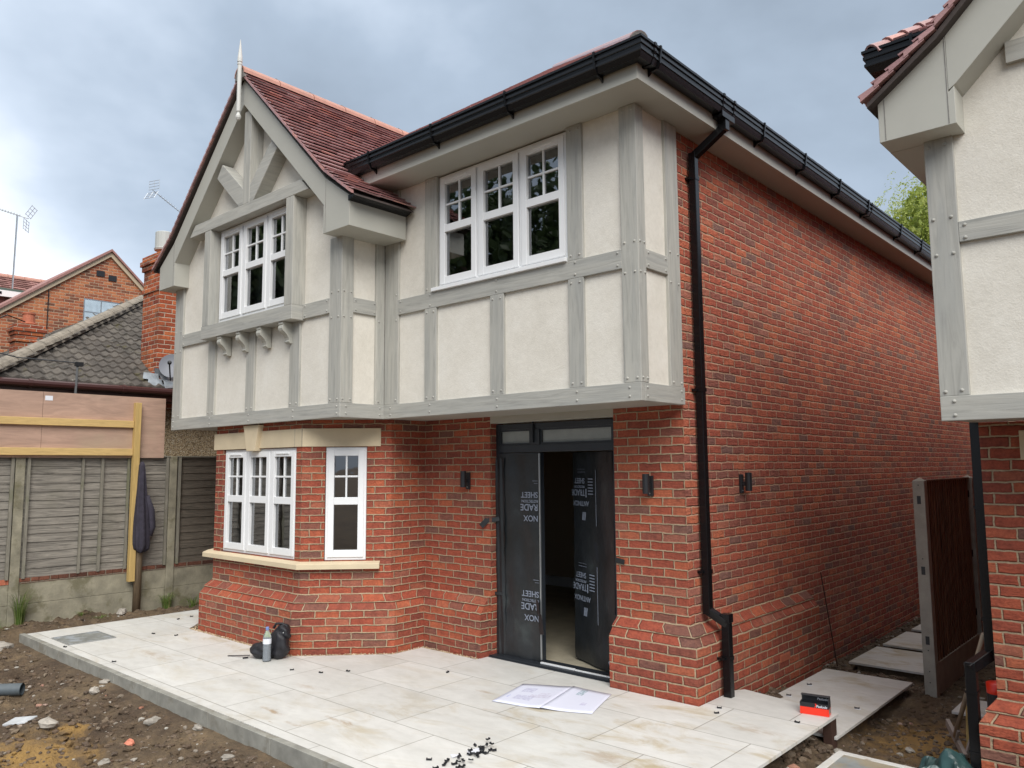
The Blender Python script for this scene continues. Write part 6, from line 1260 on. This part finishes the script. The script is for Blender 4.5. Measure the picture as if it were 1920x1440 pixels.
# open box of nails
nb_ = thing('nail_box', 'open red and black cardboard box on the right corner of the paving', 'box', (.93, .27, 0))
A = Vector((.815, .213, .0)); dx_ = Vector((1.022-.815, .252-.213, 0)); LX = dx_.length; dx_.normalize(); dy_ = Vector((-dx_.y, dx_.x, 0)); Z3 = Vector((0, 0, 1)); WY = .085
def nb(mb, a0, a1, b0, b1, z0, z1): mb.obb(A+dx_*(a0+a1)/2+dy_*(b0+b1)/2+Z3*(z0+z1)/2, dx_, dy_, Z3, (a1-a0)/2, (b1-b0)/2, (z1-z0)/2)
m = MB(); nb(m, 0, LX, 0, WY, .001, .055); obj('box_base', m, 'redpl', nb_)
m = MB(); nb(m, 0, LX, 0, .003, .055, .088); nb(m, 0, LX, WY-.003, WY, .055, .088); nb(m, LX-.003, LX, .003, WY-.003, .055, .088); nb(m, 0, .003, .003, WY-.003, .055, .088); nb(m, .003, LX-.003, .003, WY-.003, .05, .056); obj('box_rim', m, 'blackmat', nb_)
m = MB(); q0 = A+dy_*WY+Z3*.088; tilt = (Z3*.90+dy_*-.28).normalized(); m.obb(q0+dx_*LX/2+tilt*.022, dx_, tilt, dx_.cross(tilt), LX/2, .022, .002); m.obb(q0+dx_*(LX/2)-dy_*.02+Z3*.044, dx_, dy_, Z3, LX/2, .022, .002); m.obb(q0+dx_*LX*.985-dy_*WY*.5+Z3*.02, dy_, Z3, dx_, WY*.45, .02, .0015); obj('box_lid', m, plain('dark_grey_card', (.035, .036, .04), .5), nb_)
text('lettering', 'Paslode', .026, 'label', A+dx_*(LX*.56)-dy_*.001+Z3*.060, dx_, Z3, nb_, shear=.25, ext=.0004)
text('lettering', 'Paslode', .026, 'label', q0+dx_*(LX*.54)+tilt*.012-dx_.cross(tilt)*-.0026-dy_*.004, dx_, tilt, nb_, shear=.25, ext=.0004)
m = MB(); 
for z, bb in ((.058, -.0012),): m.bar(A+dx_*LX*.52+dy_*bb+Z3*z, A+dx_*LX*.58+dy_*bb+Z3*(z+.024), .0008, .006); m.bar(A+dx_*LX*.56+dy_*bb+Z3*(z+.024), A+dx_*LX*.53+dy_*bb+Z3*(z+.028), .0008, .006)
obj('red_mark', m, 'redpl', nb_)
m = MB(); nb(m, LX, LX+.001, .01, WY-.01, .02, .05); obj('box_label', m, 'kerb', nb_)
# levelling clips: loose black tile clips
def clip_mesh():
    m = MB(); m.box(-.018, .018, -.010, .010, 0, .003); m.box(-.018, -.013, -.010, .010, .003, .012); m.box(.013, .018, -.010, .010, .003, .012); m.box(-.016, .016, -.0015, .0015, .003, .009); return m
c_0 = obj('tile_clip', clip_mesh(), 'blackmat', None, 'black tile clip beside the foot of the downpipe on the paving', cat='tile clip', group='tile clips lying loose on the paving'); c_0.location = (.285, -.077, .001); c_0.rotation_euler = (0, 0, .4)
def put_clip(x, y, z, rz, rx=0, grp=None, lab=None, sc=1.0):
    c = c_0.copy(); COL.objects.link(c); c.location = (x, y, z); c.rotation_euler = (rx, 0, rz); c.scale = (sc,)*3
    if grp: c['group'] = grp
    if lab: c['label'] = lab
LC = ['near the front side of the open red box', 'smaller one just in front of the pier corner', 'on the paving to the right of the backpack', 'on the paving before the canted bay window', 'on the paving left of the open drawing', 'between the recessed cover and the bay corner, nearer the cover', 'between the recessed cover and the bay corner, nearer the bay', 'by the soil bed near the fence, nearest the round post', 'by the soil bed near the fence, second from the round post', 'on the paving far left, nearest the dark fence panel', 'at the kerb edge beside the recessed cover', 'against the far left corner of the bay plinth', 'on the kerb edge below the backpack', 'on the paving below the inner corner of the bay']
for (x, y, r), lc in zip(((.888, -.023, 0), (.33, -.21, .8), (-3.35, -1.62, 1.1), (-3.05, -1.50, .3), (-2.15, -.72, 2), (-6.05, -1.75, .3), (-5.75, -1.62, 1.7), (-6.75, -.95, .8), (-6.7, -1.15, 2.2), (-6.4, -.75, .9), (-6.1, -2.68, .3), (-6.15, -.62, 1.3), (-5.0, -2.6, .9), (-2.9, -1.3, 0.2)), LC): put_clip(x, y, .001, r, 0, None, 'black tile clip '+lc)
g3, l3 = 'tile clips left on the lower slabs', 'black tile clip with white dust on a lower passage slab'
for x, y, r, lq in ((.34, 1.12, .3, 'left side, nearer one'), (.345, 1.58, .7, 'left side, farther one'), (.90, .62, .2, 'right side, nearest the red box'), (.93, 1.12, .3, 'right side, farther from the red box')): put_clip(x, y, -.148, r, 0, g3, 'black tile clip on the lower slabs, '+lq, 1.1)
m = MB(); 
for x, y in ((.34, 1.12), (.345, 1.58), (.90, .62), (.93, 1.12)): m.ball((x+.004, y-.004, -.1485), (.030, .022, .0025), 8, 4, jit=.15)
obj('white_dust', m, 'label', kind='stuff')
R = random.Random(21); g2, l2 = 'tile clips in the spilled heap', 'black tile clip in the spilled heap near the front edge of the paving'
for i in range(26):
    t = R.random(); x, y = -.53+.10*t+R.gauss(0, .035), -1.93-.16*t*1.2+R.gauss(0, .06); put_clip(x, y, .001+R.random()*.022, R.uniform(0, 6.3), R.uniform(-.9, .9), g2, l2, .85)
for i in range(7): put_clip(-.47+R.gauss(0, .07), -2.29+R.gauss(0, .04), .001+R.random()*.008, R.uniform(0, 6.3), R.uniform(-.5, .5), g2, l2)
m = MB(); m.mesh([(-.56, -2.04, .004), (-.50, -2.10, .003), (-.46, -2.02, .014), (-.52, -1.97, .012)], ((0, 1, 2, 3),)); m.mesh([(-.60, -2.16, .003), (-.54, -2.20, .003), (-.52, -2.14, .012)], ((0, 1, 2),)); obj('paper_scrap', m, 'label', None, 'torn scrap of white paper in the heap of black clips', cat='scrap')
# ------------------------------------------------------------------ things lying on the soil
m = MB(); m.tube([(-5.60, -4.05, -.10), (-5.02, -3.40, -.10)], .055, 18, cap=False); m.tube([(-5.60, -4.05, -.10), (-5.02, -3.40, -.10)], .047, 18, cap=False)
pp = obj('drain_pipe', m, plain('dark_grey_pipe', (.07, .085, .095), .5, .3, 6), None, 'dark grey plastic pipe with an orange end poking in at the left edge', cat='pipe', smooth=True); pp.location.z = 0
m = MB(); m.tube([(-5.32, -3.74, -.10), (-5.20, -3.60, -.10)], .0585, 18, cap=False); m.tube([(-5.30, -3.715, -.10), (-5.18, -3.58, -.10)], .0575, 18, cap=False); obj('coloured_collar', m, plain('orange_collar', (.50, .20, .08), .5), pp, smooth=True)
m = MB(); m.ball((0, 0, 0), (.058, .038, .026), 8, 5, jit=.12); o = obj('brick_fragment', m, plain('salmon_brick', (.62, .22, .14), .8, .2, 20, .4, 60), None, 'salmon-pink piece of broken brick on the soil', cat='brick fragment'); o.location = (-3.02, -3.25, float(ground_h(-3.02, -3.25))+.02); o.rotation_euler = (.1, .1, -.5)
m = MB(); m.obb((0, 0, 0), (1, 0, 0), (0, 1, 0), (0, 0, 1), .10, .07, .012); o = obj('tile_offcut', m, plain('pale_tile', (.50, .52, .54), .5, .15, 12), None, 'white tile offcut lying on the soil at the left edge', cat='tile', bevel=.003); o.location = (-3.97, -3.72, float(ground_h(-3.97, -3.72))+.03); o.rotation_euler = (.1, -.1, .6)
# scraper leaning in the passage
SC = thing('timber_scraper', 'long-handled timber scraper propped against the second house, head down in the mud', 'tool', (1.7, 1.0, -.27))
m = MB(); m.tube([(1.705, .96, -.17), (2.03, .56, .70)], .017, 8); obj('handle', m, 'woodgrey', SC, smooth=True)
m = MB(); m.bar((1.60, 1.20, -.14), (1.80, .83, -.27), .028, .06); obj('head_board', m, 'wood_pale', SC, bevel=.003)
m = MB(); m.bar((1.80, .86, -.27), (1.86, .92, -.06), .02, .035); m.bar((1.70, .98, -.20), (1.74, .92, -.1), .02, .04); obj('brace', m, 'wood_pale', SC)
# stick and bucket behind the downpipe
m = MB(); m.mesh([(1.79, .92, -.22), (1.83, .90, -.22), (1.835, .90, .06), (1.80, .92, .10), (1.79, .935, -.22), (1.83, .915, -.22), (1.835, .915, .06), (1.80, .935, .10)], ((0, 1, 2, 3), (4, 7, 6, 5), (0, 4, 5, 1), (1, 5, 6, 2), (2, 6, 7, 3), (3, 7, 4, 0))); obj('timber_offcut', m, 'pine_v', None, 'pointed timber offcut standing in the mud beside the scraper handle', cat='offcut')
BK = thing('bucket', 'red and black bucket tucked behind the downpipe of the second house', 'bucket', (2.045, .78, -.25))
m = MB(); m.lathe((2.045, .78, -.22), [(.060, 0), (.07, .47)], 18); obj('bucket_body', m, 'blackmat', BK); m = MB(); m.lathe((2.045, .78, -.22), [(.066, .46), (.067, .462), (.069, .54), (.06, .545)], 18); obj('bucket_liner', m, 'redpl', BK, smooth=True)
# crumpled green sheet
m = MB(); nx, ny = 44, 30; V = []
for j in range(ny+1):
    for i in range(nx+1):
        s, t = i/nx, j/ny; x = 1.66+.66*s; y = -.24+.44*t+.06*math.sin(s*5); ed = min(s, 1-s, t, 1-t); hh = .24*min(1, ed*5)**.6*(.62+.38*math.sin(s*9+1)*math.cos(t*6))
        cr_ = float(vnoise(np.array([x*9]), np.array([y*11]), 41)[0])*.11+float(vnoise(np.array([x*23]), np.array([y*21]), 42)[0])*.05; V.append((x+cr_*.3, y+cr_*.4, -.25+max(0, hh)+abs(cr_)))
m.mesh(V, [(j*(nx+1)+i, j*(nx+1)+i+1, (j+1)*(nx+1)+i+1, (j+1)*(nx+1)+i) for j in range(ny) for i in range(nx)])
obj('plastic_sheet', m, 'tarp', None, 'crumpled dark green plastic sheet at the foot of the second house', cat='sheet')
# loose pale slab glimpsed behind the second downpipe
slab(1.50, 1.95, 1.75, 2.25, -.20, 'grey corner of a slab lying behind the second downpipe, right of the slatted fence')
